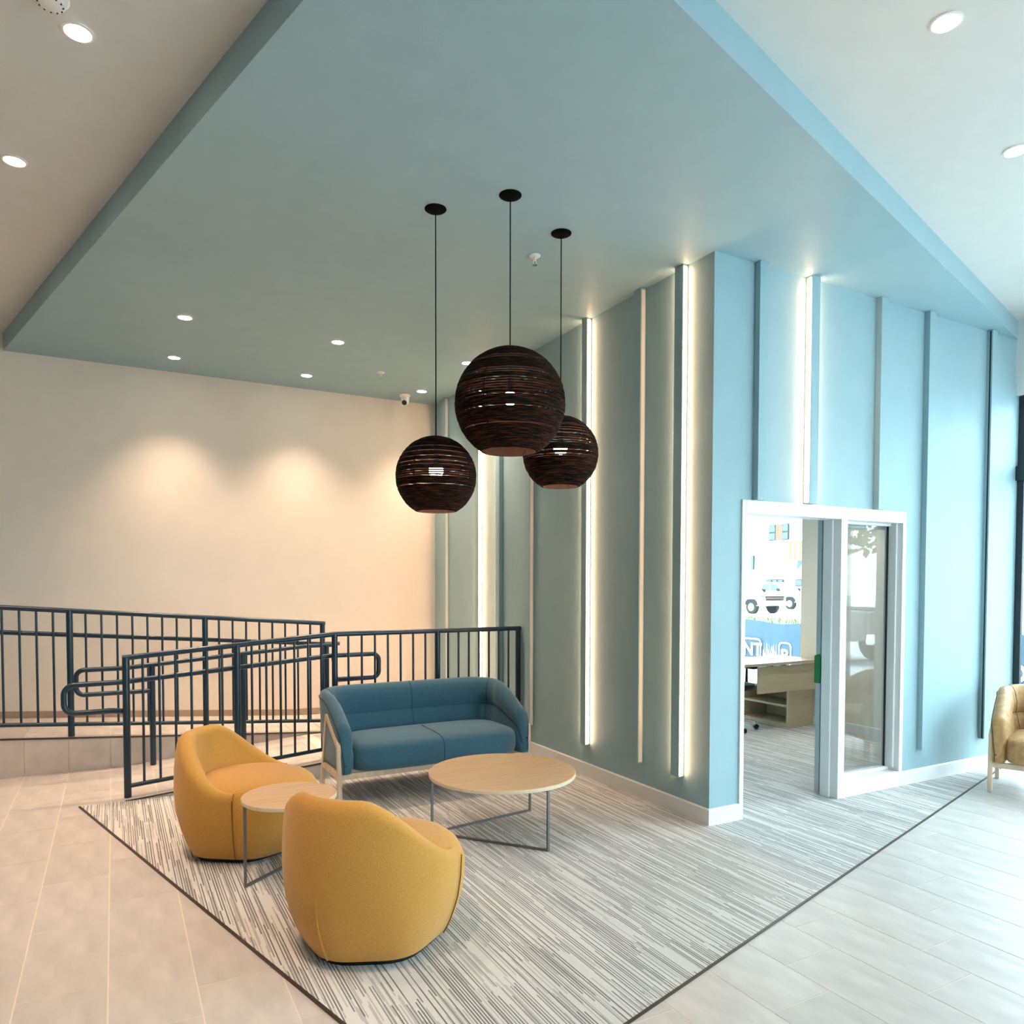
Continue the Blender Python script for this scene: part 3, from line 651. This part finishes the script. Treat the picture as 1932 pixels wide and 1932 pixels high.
# ------------------------------------------------------------------ seating with a wood frame (sofa, armchair)
def barrel_seat(name, hw, loc, rz, label, cat, fab, seam, group=None):
    t = thing(name, loc, rz, label, cat, group)
    d0, d1 = -.315, .33            # front of arms, back centreline
    # plan path of the shell: left arm, round corner, back, round corner, right arm
    rc = .20; xo = hw-.045
    path = [(-xo, d0+.10*(i/7)**2) for i in range(7)]+[(-xo, d0+.10+(d1-rc-d0-.10)*i/7) for i in range(7)]
    path += [(-xo+rc-rc*math.cos(R(90*i/8)), d1-rc+rc*math.sin(R(90*i/8))) for i in range(9)]
    nb = 14 if hw > .5 else 6
    path += [(-xo+rc+(2*xo-2*rc)*i/nb, d1) for i in range(1, nb//2+1)]
    full = path+[(-x, y) for x, y in path[::-1]]
    pts = []
    for p in full:
        if not pts or (Vector(p)-Vector(pts[-1])).length > .004: pts.append(p)
    htab = [(-.215, .600), (-.12, .655), (.02, .722), (.14, .762), (.33, .785)]
    def top_h(y):
        if y < -.215: return .30+(.600-.30)*math.sqrt(max(0, 1-(1-(y-d0)/.10)**2))
        return lerp_table(htab, y)
    vs = []; ns = 0; K = len(pts); edge_out = []
    for i, (x, y) in enumerate(pts):
        a = Vector(pts[max(0, i-1)]); b = Vector(pts[min(K-1, i+1)]); tg = (b-a).normalized(); nn = Vector((-tg.y, tg.x))   # outward
        h = top_h(y); zb0 = .235; zs = zb0+(h-zb0)*.60; q = min(1, (h-zb0)/.33)
        th = .35+.65*math.sqrt(max(0, min(1, 1-(1-min(1, (y-d0)/.12))**2)))
        sec = [(.030, zb0), (.050*th, zb0+.04*q), (.056*th, zb0+(h-zb0)*.5), (.050*th, h-.045*q), (.034*th, h-.012*q), (.004, h), (-.030*th, h-.010*q), (-.056*th, h-.05*q),
               (-.066*th, (h-.04*q+zs)/2), (-.056*th, zs+.022*q), (-.040*th, zs), (-.058*th, zs-.024*q), (-.074*th, (zs+zb0)/2+.03*q), (-.070*th, zb0+.05*q), (-.05*th, zb0)]
        ns = len(sec)
        for o_, z in sec:
            o2 = o_+.15*max(0, z-.30)*smooth01((y-.10)/.22)
            vs.append((x+nn.x*o2, y+nn.y*o2, max(z, zb0)))
    fs = []
    for i in range(K-1):
        for j in range(ns):
            fs.append((i*ns+j, i*ns+(j+1) % ns, (i+1)*ns+(j+1) % ns, (i+1)*ns+j))
    fs += [tuple(range(ns)), tuple(range((K-1)*ns, K*ns))]
    sh = MB().add(vs, fs).build('backrest', fab, t, smooth=True, local=True)
    # piping along the outer rim, seams on the inside
    MB().tube([vs[i*ns+3] for i in range(K)], .0045, 6).build('piping', seam, sh, smooth=True, local=True)
    for e in (0, K-1): MB().tube([vs[e*ns+j] for j in range(1, 6)], .004, 6).build('piping', seam, sh, smooth=True, local=True)
    MB().tube([Vector(vs[i*ns+10]) for i in range(3, K-3)], .0035, 6).build('seam', seam, sh, smooth=True, local=True)
    marks = [i for i in range(K) if abs(abs(pts[i][0])-(xo-rc*.35)) < .012 and pts[i][1] > 0]
    sel = []
    for s_ in (-1, 1):
        c = [i for i in range(K) if pts[i][0]*s_ > 0 and pts[i][1] > d1-.06]
        sel.append(max(c, key=lambda i: abs(pts[i][0])))
    if hw > .5: sel.append(K//2)
    for i in sel:
        MB().tube([Vector(vs[i*ns+j])*1.0 for j in range(5, 14)], .0028, 6).build('seam', seam, sh, smooth=True, local=True)
    # seat cushion
    ax, by = hw-.085, .335
    def plan(a, z, n=5.0):
        c, s_ = abs(math.cos(a)), abs(math.sin(a)); return 1/((c**n+s_**n)**(1/n))
    prof = [(.90, .240), (.965, .252), (.995, .29), (1.0, .33), (.992, .375), (.965, .408), (.91, .428), (.75, .443), (.4, .452), (.001, .455)]
    m = MB(); nA = 72; vs2 = []; fs2 = []
    for r_, z in prof:
        for j in range(nA):
            a = 2*math.pi*j/nA; k = plan(a, z); inset = (1-r_)
            xx = math.cos(a)*k; yy = math.sin(a)*k
            vs2.append((xx*(ax-inset*.36) if r_ > .05 else 0, -.035+yy*(by-inset*.33) if r_ > .05 else -.035, z))
    for i in range(len(prof)-1):
        for j in range(nA): fs2.append((i*nA+j, i*nA+(j+1) % nA, (i+1)*nA+(j+1) % nA, (i+1)*nA+j))
    fs2.append(tuple(range(nA-1, -1, -1)))
    st = m.add(vs2, fs2).build('seat_cushion', fab, t, smooth=60, local=True)
    if hw > .5:
        MB().tube([(.0, -.356, .255), (.0, -.370, .29), (.0, -.3715, .33), (.0, -.368, .375), (.0, -.358, .409), (0, -.338, .43), (0, -.28, .446), (0, -.15, .4545), (0, .1, .457)], .0028, 6).build('seam', seam, st, smooth=True, local=True)
    # frame
    for s_ in (-1, 1):
        x = s_*(hw+.002)
        MB().prism_x([(-.306, 0), (-.295, .447), (.022, .627), (.046, .592), (-.254, .418), (-.266, 0)], x-.015, x+.015).build('leg', BEECH, t, local=True, bevel=.004)
        MB().prism_x([(.022, .627), (.062, .622), (.246, 0), (.206, 0), (.028, .585)], x-.0155, x+.0145).build('leg', BEECH, t, local=True, bevel=.004)
        MB().bar([(x, -.28, .215), (x, .155, .215)], .026, .040).build('side_rail', BEECH, t, local=True, bevel=.003)
    MB().bar([(-hw+.012, -.285, .215), (hw-.012, -.285, .215)], .030, .042).build('front_rail', BEECH, t, local=True, bevel=.003)
    MB().bar([(-hw+.012, .15, .215), (hw-.012, .15, .215)], .030, .042).build('rear_rail', BEECH, t, local=True, bevel=.003)
    return t
barrel_seat('sofa', .785, (-1.275, 1.855, .004), 0, 'blue two-seat sofa with pale wood legs in front of the railing', 'sofa', SOFA_BLUE, SEAM_BLUE)
barrel_seat('armchair', .36, (2.92, -.66, .001), R(-67.9), 'tan leather armchair with pale wood legs by the shopfront', 'armchair', TAN, SEAM_TAN)

# ------------------------------------------------------------------ mustard tub chairs
def tub_chair(loc, face, label):
    t = thing('tub_chair', loc, face, label, 'armchair', 'mustard tub chairs')       # local +x is the front
    prof = [(.028, .318), (.06, .336), (.12, .362), (.20, .386), (.30, .401), (.40, .405), (.50, .402), (.60, .394), (.68, .381), (.75, .362)]
    hexa = lambda a, z: 1+.034*math.cos(6*a)*max(0, 1-z/.35)
    def rad(z): return lerp_table(prof, z)
    m = MB(); NA = 64
    sp = [(rad(z)-.006, z) for z in (.028, .06, .12, .20, .27, .33)]+[(.384, .365), (.366, .400), (.335, .426), (.28, .445), (.19, .456), (.08, .461), (.001, .462)]
    seat = m.lathe(sp, NA, (.022, 0, 0), plan=lambda a, z: hexa(a, z)*(1+.055*max(0, math.cos(a)))).build('seat', MUSTARD, t, smooth=True, local=True)
    A = 106; na = 60; vs = []; ns = 0
    def rim(al):
        q = smooth01((abs(al)-26)/(A-26)); return .715-(.715-.425)*q
    for i in range(na+1):
        al = -A+2*A*i/na; a = R(180+al); h = rim(al)
        tk = .105-.045*smooth01((abs(al)-60)/50)
        sec = []
        zz = [.028+(h-.055-.028)*k/9 for k in range(10)]
        for z in zz: sec.append((rad(z)*hexa(a, z), z))
        ro = rad(h-.055)
        lean = .012
        for k in range(1, 8):
            b_ = math.pi*k/8
            sec.append((ro-tk/2+tk/2*math.cos(b_)-.004*math.sin(b_), h-.055+.055*math.sin(b_)))
        zi = [h-.055-(h-.055-.36)*k/5 for k in range(6)] if h-.055 > .37 else [h-.055-.004*k for k in range(6)]
        for k, z in enumerate(zi): sec.append((ro-tk-.045*(k/5)**1.2*(1 if h > .5 else .3), z))
        sec.append((.12 if h > .5 else ro-tk-.05, min(zi[-1], .36)-.02)); sec.append((.12, .06))
        ns = len(sec)
        for r_, z in sec: vs.append((r_*math.cos(a), r_*math.sin(a), z))
    fs = []
    for i in range(na):
        for j in range(ns): fs.append((i*ns+j, i*ns+(j+1) % ns, (i+1)*ns+(j+1) % ns, (i+1)*ns+j))
    fs += [tuple(range(ns)), tuple(range(na*ns, na*ns+ns))]
    back = MB().add(vs, fs).build('backrest', MUSTARD, t, smooth=60, local=True)
    for al in (-A, A):
        a = R(180+al)
        MB().tube([((rad(z)+.0085)*hexa(a, z)*math.cos(a), (rad(z)+.0085)*hexa(a, z)*math.sin(a), z) for z in (.03, .06, .10, .15, .2, .25, .3, .35, .375, .395)], .0030, 6).build('seam', SEAM_MUST, back, smooth=True, local=True)
    a = R(180)
    MB().tube([((rad(z)-.001)*hexa(a, z)*math.cos(a), 0, z) for z in (.03, .06, .10, .15, .2, .25, .3, .33)], lambda u: .006*(1-u**2)+.001, 8).build('pleat', MUSTARD, back, smooth=True, local=True)
    MB().lathe([(.292, 0), (.292, .03)], 36, plan=hexa).build('plinth', BLACK, t, local=True)
    return t
tub_chair((-2.438, -.392, .004), R(36), 'mustard tub chair in front with its back to the viewer')
tub_chair((-2.775, 1.085, .004), R(-35), 'mustard tub chair behind the side table near the railing end')

# ------------------------------------------------------------------ tables
def rod_table(name, c, r, h, legs, label, top_t=.024):
    t = thing(name, (c[0], c[1], .004), 0, label, 'table', 'round lounge tables')
    m = MB().lathe([(r-.003, h-top_t), (r, h-top_t+.003), (r, h-.003), (r-.003, h)], 72, (c[0], c[1], .004))
    m.m = [1]*len(m.f); m.m[-1] = 0
    m.build('tabletop', [TABLETOP, TABLE_EDGE], t, smooth=30)
    for x, y in legs: MB().box(x-.0075, x+.0075, y-.0075, y+.0075, .004, .004+h-top_t).build('leg', STEEL, t, bevel=.001)
    a = Vector((*legs[0], .010))
    for q in legs[1:]:
        b_ = Vector((*q, .010)); MB().bar([a, b_], .015, .013).build('floor_rod', STEEL, t)
    m = MB()
    for i in range(3): m.bar([(*legs[i], .004+h-top_t-.007), (*legs[(i+1) % 3], .004+h-top_t-.007)], .012, .012)
    m.build('top_frame', STEEL, t)
    return t
rod_table('coffee_table', (-1.265, .565), .478, .398, [(-1.689, .73), (-1.193, .108), (-.897, .839)], 'larger low round coffee table in front of the sofa')
cx_, cy_ = -2.640, .462
rod_table('side_table', (cx_, cy_), .252, .458, [(cx_+.243*math.cos(R(a)), cy_+.243*math.sin(R(a))) for a in (66, 188.5, 308)], 'small round side table between the two mustard chairs')

# ------------------------------------------------------------------ office furniture
t = thing('desk', (3.0, 2.2, .004), 0, 'maple office desk with modesty panel seen through the doorway', 'desk')
box('desktop', DESK, 2.20, 3.545, 1.95, 2.52, .735, .765, t, bevel=.003)
box('modesty_panel', DESK, 2.60, 3.54, 1.985, 2.005, .43, .722, t, bevel=.002)
for x in (2.78, 2.98): box('bracket', BLACK, x, x+.05, 1.99, 2.04, .718, .735, t)
cabn = thing('storage_cabinet', (3.33, 2.36, .004), 0, 'low open maple cabinet under the office desk', 'cabinet')
box('end_panel', DESK, 3.12, 3.545, 2.035, 2.057, .004, .43, cabn, bevel=.002)
box('end_panel', DESK, 3.12, 3.545, 2.70, 2.722, .004, .43, cabn, bevel=.002)
box('back_panel', DESK, 3.525, 3.545, 2.057, 2.70, .004, .43, cabn)
box('base', DESK, 3.125, 3.525, 2.057, 2.70, .004, .05, cabn)
box('shelf', DESK, 3.13, 3.525, 2.057, 2.70, .235, .258, cabn)
box('top', DESK, 3.12, 3.545, 2.035, 2.722, .43, .452, cabn, bevel=.002)
cx_, cy_ = 2.55, 2.36
t = thing('task_chair', (cx_, cy_, .004), 0, 'black office task chair with metal star base behind the desk', 'chair')
for k in range(5):
    a = R(-32+72*k); ex, ey = cx_+.30*math.cos(a), cy_+.30*math.sin(a)
    b_ = MB().bar([(cx_, cy_, .13), (cx_+.28*math.cos(a), cy_+.28*math.sin(a), .078)], .04, .028).build('base_arm', CHROME, t)
    n_ = Vector((-math.sin(a), math.cos(a), 0))
    for s_ in (-1, 1):
        c_ = Vector((ex, ey, .031)); MB().tube([c_+n_*s_*.006, c_+n_*s_*.026], .027, 16).build('caster', BLACK, b_, smooth=40)
    MB().tube([(ex, ey, .05), (ex, ey, .085)], .008, 8).build('caster_stem', CHROME, b_)
MB().tube([(cx_, cy_, .10), (cx_, cy_, .44)], .026, 14).build('gas_lift', CHROME, t, smooth=40)
ms = MB(); ms.lathe([(.20, .44), (.235, .455), (.245, .48), (.235, .51), (.18, .525), (.001, .528)], 40, (cx_, cy_, 0), plan=lambda a, z: 1/((abs(math.cos(a))**3.4+abs(math.sin(a))**3.4)**(1/3.4)))
ms.build('seat', DARK_FABRIC, t, smooth=50)
m = MB(); vs = []; fs = []
for i in range(9):
    for j in range(9):
        u, v = -1+2*i/8, j/8; w_ = .20*(1-.25*v)
        vs.append((cx_+u*w_, cy_+.24-.05*(1-u*u)*-1-.0+.03*v, .56+.28*v))
n1 = len(vs); vs += [(a, b+.035, c) for a, b, c in vs]
for i in range(8):
    for j in range(8):
        q = (i*9+j, (i+1)*9+j, (i+1)*9+j+1, i*9+j+1); fs.append(q); fs.append(tuple(k+n1 for k in q[::-1]))
ed = [(i*9) for i in range(9)]+[72+j for j in range(1, 9)]+[i*9+8 for i in range(7, -1, -1)]+[j for j in range(7, 0, -1)]
for a, b in zip(ed, ed[1:]+ed[:1]): fs.append((a, b, b+n1, a+n1))
m.add(vs, fs).build('backrest', DARK_FABRIC, t, smooth=50)
MB().tube([(cx_, cy_+.1, .45), (cx_, cy_+.27, .47), (cx_, cy_+.31, .60)], .018, 10).build('back_post', BLACK, t, smooth=40)
for s_ in (-1, 1):
    MB().tube([(cx_+s_*.2, cy_+.02, .46), (cx_+s_*.29, cy_+.02, .48), (cx_+s_*.29, cy_+.02, .66)], .014, 8).build('arm_post', BLACK, t, smooth=40)
    box('armrest', DARK_FABRIC, cx_+s_*.29-.04, cx_+s_*.29+.04, cy_-.12, cy_+.13, .66, .69, t, bevel=.012)

# ------------------------------------------------------------------ street outside the windows
ASPHALT = plain('pale_street', srgb(188, 190, 190), .9, noise=.08, scale=2)
GRASS = plain('verge_grass', srgb(74, 90, 48), .95, noise=.3, scale=3)
WALLW = plain('white_render', srgb(232, 230, 226), .85, noise=.04, scale=1)
ORANGE = plain('salmon_panel', srgb(130, 84, 66), .8, noise=.05, scale=2)
YELLOW = plain('yellow_timber', srgb(136, 116, 60), .8, noise=.06, scale=2)
SLATE = plain('slate_blue_sheet', srgb(58, 76, 84), .6, noise=.10, scale=2)
WGLASS = plain('dull_window_glass', srgb(62, 76, 82), .15, noise=.10, scale=1.5)
WFRAME = plain('slate_window_frame', srgb(16, 24, 30), .5, noise=.05)
BANNER = plain('blue_mesh_banner', srgb(52, 78, 96), .8, noise=.12, scale=3)
PRINT = plain('white_banner_print', srgb(236, 240, 240), .8, noise=.03)
CARWHITE = plain('white_car_paint', srgb(236, 238, 238), .25, noise=.01, coat=.5)
CARGREY = plain('dark_car_paint', srgb(70, 74, 80), .25, noise=.02, coat=.5)
TYRE = plain('tyre_rubber', srgb(18, 19, 20), .8, noise=.06)
LEAF = plain('tree_foliage', srgb(92, 104, 74), .9, noise=.3, scale=4)
BARK = plain('tree_bark', srgb(96, 84, 72), .9, noise=.2, scale=8)
CARGLASS = plain('car_glass', srgb(64, 78, 84), .08, noise=.05)
BRICK = plain('red_brick', srgb(176, 112, 88), .85, noise=.12, scale=4)
GZ = -.2
struct(box('ground', ASPHALT, XW+.15, 130, -70, 130, GZ-.2, GZ), 'pale street and pavement outside the windows', 'ground')
g = MB().box(20, 27, 2, 60, GZ, GZ+.02)
rg = random.Random(3)
for _ in range(900):
    x, y = rg.uniform(20, 27), rg.uniform(4, 40); hgt = rg.uniform(.08, .3)
    g.add([(x-.03, y, GZ), (x+.03, y, GZ), (x, y+.03, GZ), (x+rg.uniform(-.08, .08), y, GZ+hgt)], [(0, 1, 3), (1, 2, 3), (2, 0, 3)])
tag(g.build('grass_verge', GRASS), 'strip of grass beyond the blue banner', 'grass', kind='stuff')
# banner fence
XF = 8.0
fen = thing('banner_fence', (XF, 5, GZ), 0, 'blue printed banner on a fence outside the windows', 'banner')
for y0, y1 in ((-2.0, 1.5), (1.5, 5.0), (5.0, 8.2), (8.2, 12.0)):
    vs = []; fs = []; n = 12
    for i in range(n+1):
        y = y0+.03+(y1-y0-.06)*i/n; s_ = .02*math.sin(i*1.3+y0)
        vs += [(XF+s_, y, GZ+.08), (XF+s_, y, .86+.03*math.sin(i*.9)), (XF+s_+.006, y, GZ+.08), (XF+s_+.006, y, .86+.03*math.sin(i*.9))]
    for i in range(n): fs += [(4*i, 4*i+4, 4*i+5, 4*i+1), (4*i+2, 4*i+3, 4*i+7, 4*i+6), (4*i+1, 4*i+5, 4*i+7, 4*i+3), (4*i, 4*i+2, 4*i+6, 4*i+4)]
    fs += [(0, 1, 3, 2), (4*n, 4*n+2, 4*n+3, 4*n+1)]
    MB().add(vs, fs).build('banner_panel', BANNER, fen)
for y in (-2, 1.5, 5.0, 8.2, 12.0): MB().tube([(XF+.04, y, GZ), (XF+.04, y, .9)], .025, 8).build('fence_post', STEEL, fen)
def banner_text(s, y, z, size):
    c = bpy.data.curves.new('letters', 'FONT'); c.body = s; c.size = size; c.extrude = .004; c.align_x = 'CENTER'; c.offset = size*.02
    tmp = bpy.data.objects.new('letters_outline', c); me = bpy.data.meshes.new_from_object(tmp); bpy.data.objects.remove(tmp); bpy.data.curves.remove(c)
    me.materials.clear(); me.materials.append(PRINT); o = bpy.data.objects.new('letters', me); COL.objects.link(o)
    o.rotation_euler = (R(90), 0, R(-90)); o.parent = fen; o.location = Vector((XF-.035, y, z))-Vector((XF, 5, GZ)); return o
def banner_frame(y0, y1, z0, z1, w_=.035):
    r_ = .08; p = []
    for cy0, cz0, a0 in ((y1-r_, z1-r_, 0), (y0+r_, z1-r_, 90), (y0+r_, z0+r_, 180), (y1-r_, z0+r_, 270)):
        p += [(XF-.032, cy0+r_*math.cos(R(a0+22.5*k)), cz0+r_*math.sin(R(a0+22.5*k))) for k in range(5)]
    MB().tube(p, w_*.5, 6, .006, closed=True).build('printed_frame', PRINT, fen)
banner_text('NT', 7.10, .17, .36); banner_frame(6.89, 7.95, .10, .50)
banner_text('B', 6.28, .10, .36); banner_frame(6.14, 6.42, .02, .47)
banner_text('O', 2.13, .21, .36)
m = MB(); rg = random.Random(5)
for k in range(16):
    y = 6.46+k*.024; hh = .12+.22*abs(math.sin(k*1.7))
    m.add([(XF-.030, y-.012, .12), (XF-.030, y+.012, .12), (XF-.030, y+rg.uniform(-.03, .03), .12+hh), (XF-.036, y, .12)], [(0, 1, 2), (0, 2, 3), (1, 3, 2), (0, 3, 1)])
m.build('printed_grass', PRINT, fen)

def pickup(loc, rz, paint, label):          # local -y is the front
    t = thing('pickup_truck', loc, rz, label, 'truck', 'vehicles parked in the street')
    W = .98
    def side(poly, x0, x1, nm, mt, bv=.03, par=t): return MB().prism_x(poly, x0, x1).build(nm, mt, par, local=True, bevel=bv)
    side([(-2.75, .62), (-2.78, .95), (-2.70, 1.16), (-1.25, 1.24), (-1.1, 1.26), (1.0, 1.26), (2.75, 1.24), (2.78, .62), (2.2, .52), (1.3, .52), (-1.2, .48), (-2.3, .48)], -W, W, 'body', paint, .05)
    side([(-1.25, 1.22), (-.55, 1.86), (-.2, 1.93), (.75, 1.92), (.98, 1.80), (1.05, 1.22)], -W+.10, W-.10, 'cab', paint, .06)
    side([(-1.22, 1.28), (-.60, 1.82), (-.56, 1.82), (-1.14, 1.28)], -W+.18, W-.18, 'windshield', CARGLASS, 0)
    for s_ in (-1, 1):
        for y0, y1, y2, y3 in ((-1.0, -.50, .02, .02), (.10, .10, .72, .86)):
            side([(y0, 1.30), (y1, 1.78), (y2, 1.80), (y3, 1.30)], s_*(W-.105)-.012, s_*(W-.105)+.012, 'side_window', CARGLASS, 0)
        side([(-1.0, 1.28), (-.80, 1.28), (-.80, 1.50), (-1.0, 1.48)], s_*(W+.05), s_*(W+.20), 'mirror', BLACK, .02)
        side([(-2.80, .98), (-2.66, 1.02), (-2.6, 1.12), (-2.72, 1.13)], s_*W-.20 if s_ > 0 else -W-.01, W+.01 if s_ > 0 else -W+.20, 'headlight', CARGLASS, .01)
        for y in (-1.85, 1.75):
            wh = MB().tube([(s_*(W-.24), y, .40), (s_*(W+.01), y, .40)], .40, 28).build('wheel', TYRE, t, smooth=40, local=True)
            MB().tube([(s_*(W+.0), y, .40), (s_*(W+.025), y, .40)], .24, 20).build('rim', CHROME, wh, smooth=40, local=True)
            side([(y-.50, .52), (y-.46, .74), (y-.25, .90), (y+.25, .90), (y+.46, .74), (y+.50, .52)], s_*W-.012, s_*W+.012, 'wheel_arch', TYRE, 0)
    side([(-2.80, .80), (-2.81, 1.08), (-2.74, 1.08), (-2.74, .80)], -W+.22, W-.22, 'grille', BLACK, .01)
    for z in (.94,): side([(-2.83, z), (-2.83, z+.03), (-2.79, z+.03), (-2.79, z)], -W+.24, W-.24, 'grille_bar', CHROME, 0)
    side([(-2.92, .50), (-2.92, .74), (-2.72, .76), (-2.72, .50)], -W+.02, W-.02, 'bumper', CARWHITE, .03)
    side([(2.74, .52), (2.74, .74), (2.90, .74), (2.90, .52)], -W+.02, W-.02, 'bumper', CARWHITE, .03)
    side([(1.12, 1.22), (1.12, 1.265), (2.70, 1.265), (2.70, 1.22)], -W+.12, W-.12, 'bed_liner', TYRE, 0)
    return t
pickup((31.5, 30.2, GZ), 0, CARWHITE, 'white pickup truck parked outside the office window')
pickup((40.0, 34.6, GZ), 0, CARWHITE, 'second white vehicle behind the parked pickup')
pickup((11.6, -9.0, GZ), 0, CARGREY, 'dark pickup truck mirrored in the glass sidelight')

# white apartment building with a low annex
b = thing('apartment_building', (55, 45, GZ), 0, 'white apartment building across the street', 'building')
MB().box(50, 62, 38, 80, GZ, 16).build('wall', WALLW, b)
def window_x(par, x, y0, y1, z0, z1, cols=1, rows=1):
    f = MB().box(x-.10, x+.02, y0, y1, z0, z1).build('window', WFRAME, par)
    for i in range(cols):
        for j in range(rows):
            ya, yb = y0+(y1-y0)*i/cols+.06, y0+(y1-y0)*(i+1)/cols-.06; za, zb = z0+(z1-z0)*j/rows+.06, z0+(z1-z0)*(j+1)/rows-.06
            MB().box(x-.13, x-.09, ya, yb, za, zb).build('pane', WGLASS, f)
    return f
window_x(b, 50, 43.75, 44.55, 5.6, 7.05, 1, 2); window_x(b, 50, 42.3, 43.0, 5.6, 7.05, 1, 2)
MB().box(49.9, 50.02, 43.0, 43.75, 5.6, 7.05).build('infill_panel', ORANGE, b)
window_x(b, 50, 46.3, 46.7, 2.9, 4.3)
for z in (9.6, 13.0): window_x(b, 50, 43.75, 44.55, z, z+1.45, 1, 2); window_x(b, 50, 42.3, 43.0, z, z+1.45, 1, 2)
MB().box(49.8, 50.02, 38, 80, 15.6, 16.2).build('parapet', WALLW, b)
for k in range(5): MB().box(49.2, 49.3, 39.3+k*.55, 39.42+k*.55, 3.7, 5.3).build('balcony_post', YELLOW, b)
for z in (3.7, 4.25, 4.8, 5.25): MB().box(49.15, 49.32, 39.2, 41.9, z, z+.1).build('balcony_rail', YELLOW, b)
a = thing('annex_building', (46, 36, GZ), 0, 'low white annex with small windows in front of the apartments', 'building')
MB().box(45.5, 49, 20, 42.5, GZ, 2.75).build('wall', WALLW, a)
MB().box(45.2, 49.2, 19.8, 42.7, 2.72, 2.84).build('roof', WALLW, a)
window_x(a, 45.5, 38.9, 40.7, 1.42, 2.0, 3); window_x(a, 45.5, 35.4, 37.7, 1.42, 2.0, 3); window_x(a, 45.5, 30.5, 33.0, 1.42, 2.0, 3)
s_ = MB().prism_x([(33.0, 2.84), (38.1, 2.84), (38.0, 3.55), (33.0, 3.62)], 46.0, 46.1).build('roof_screen', SLATE, a)
for k in range(5):
    y = 37.6-k*.9; MB().prism_x([(y, 2.9), (y+.16, 2.9), (y-.30, 3.5), (y-.46, 3.5)], 45.95, 46.0).build('screen_stripe', WALLW, s_)
b = thing('brick_building', (44, -5, GZ), 0, 'brick building at the right edge across the street', 'building')
MB().box(40, 52, 3, 18, GZ, 9.0).build('wall', BRICK, b)
MB().box(39.8, 52.2, 2.8, 18.2, 9.0, 9.4).build('roof', WALLW, b)
for y in (5, 8, 11, 14): window_x(b, 40, y, y+1.4, 1.4, 3.2, 2); window_x(b, 40, y, y+1.4, 5.0, 6.8, 2)
b = thing('corner_house', (36, -38, GZ), 0, 'pale house faintly mirrored in the sidelight glass', 'building')
MB().box(30, 42, -44, -31, GZ, 6.0).build('wall', WALLW, b)
MB().prism_x([(-44.4, 6.0), (-30.6, 6.0), (-37.5, 9.5)], 29.6, 42.4).build('roof', SLATE, b)
for y in (-42, -38, -34): window_x(b, 30, y, y+1.4, 1.5, 3.2, 2); window_x(b, 30, y, y+1.4, 4.0, 5.4, 2)
def tree(loc, h, rc, label, seed):
    t = thing('street_tree', loc, 0, label, 'tree', 'trees along the street'); q = random.Random(seed)
    MB().tube([(0, 0, 0), (.05, .02, h*.3), (0, .1, h*.6), (.1, .1, h*.85)], lambda u: .18*(1-.7*u), 10).build('trunk', BARK, t, smooth=True, local=True)
    m = MB()
    for _ in range(14):
        a = q.uniform(0, 6.28); z = h*q.uniform(.35, .6); L_ = rc*q.uniform(.5, .9)
        m.tube([(0, .05, z), (L_*.5*math.cos(a), L_*.5*math.sin(a), z+L_*.45), (L_*math.cos(a), L_*math.sin(a), z+L_*.8)], lambda u: .06*(1-.8*u), 6)
    m.build('branches', BARK, t, smooth=True, local=True)
    m = MB()
    for _ in range(2600):
        while True:
            p = Vector((q.uniform(-1, 1), q.uniform(-1, 1), q.uniform(-1, 1)))
            if p.length < 1 and (math.sin(p.x*5+seed)+math.sin(p.y*6)+math.sin(p.z*7)) > -.9: break
        c = Vector((p.x*rc, p.y*rc, h*.66+p.z*h*.34)); u = Vector((q.gauss(0, 1), q.gauss(0, 1), q.gauss(0, 1))).normalized(); v = u.orthogonal().normalized(); s_ = q.uniform(.10, .2)
        m.add([c-u*s_, c+v*s_*.6, c+u*s_, c-v*s_*.6], [(0, 1, 2, 3)])
    f = m.build('foliage', LEAF, t, local=True); f['kind'] = 'stuff'
    return t
tree((20.9, -14.5, GZ), 8.5, 2.6, 'larger tree mirrored in the glass sidelight', 2)
tree((26, -24, GZ), 7.0, 2.4, 'tree further along the street behind the dark pickup', 5)
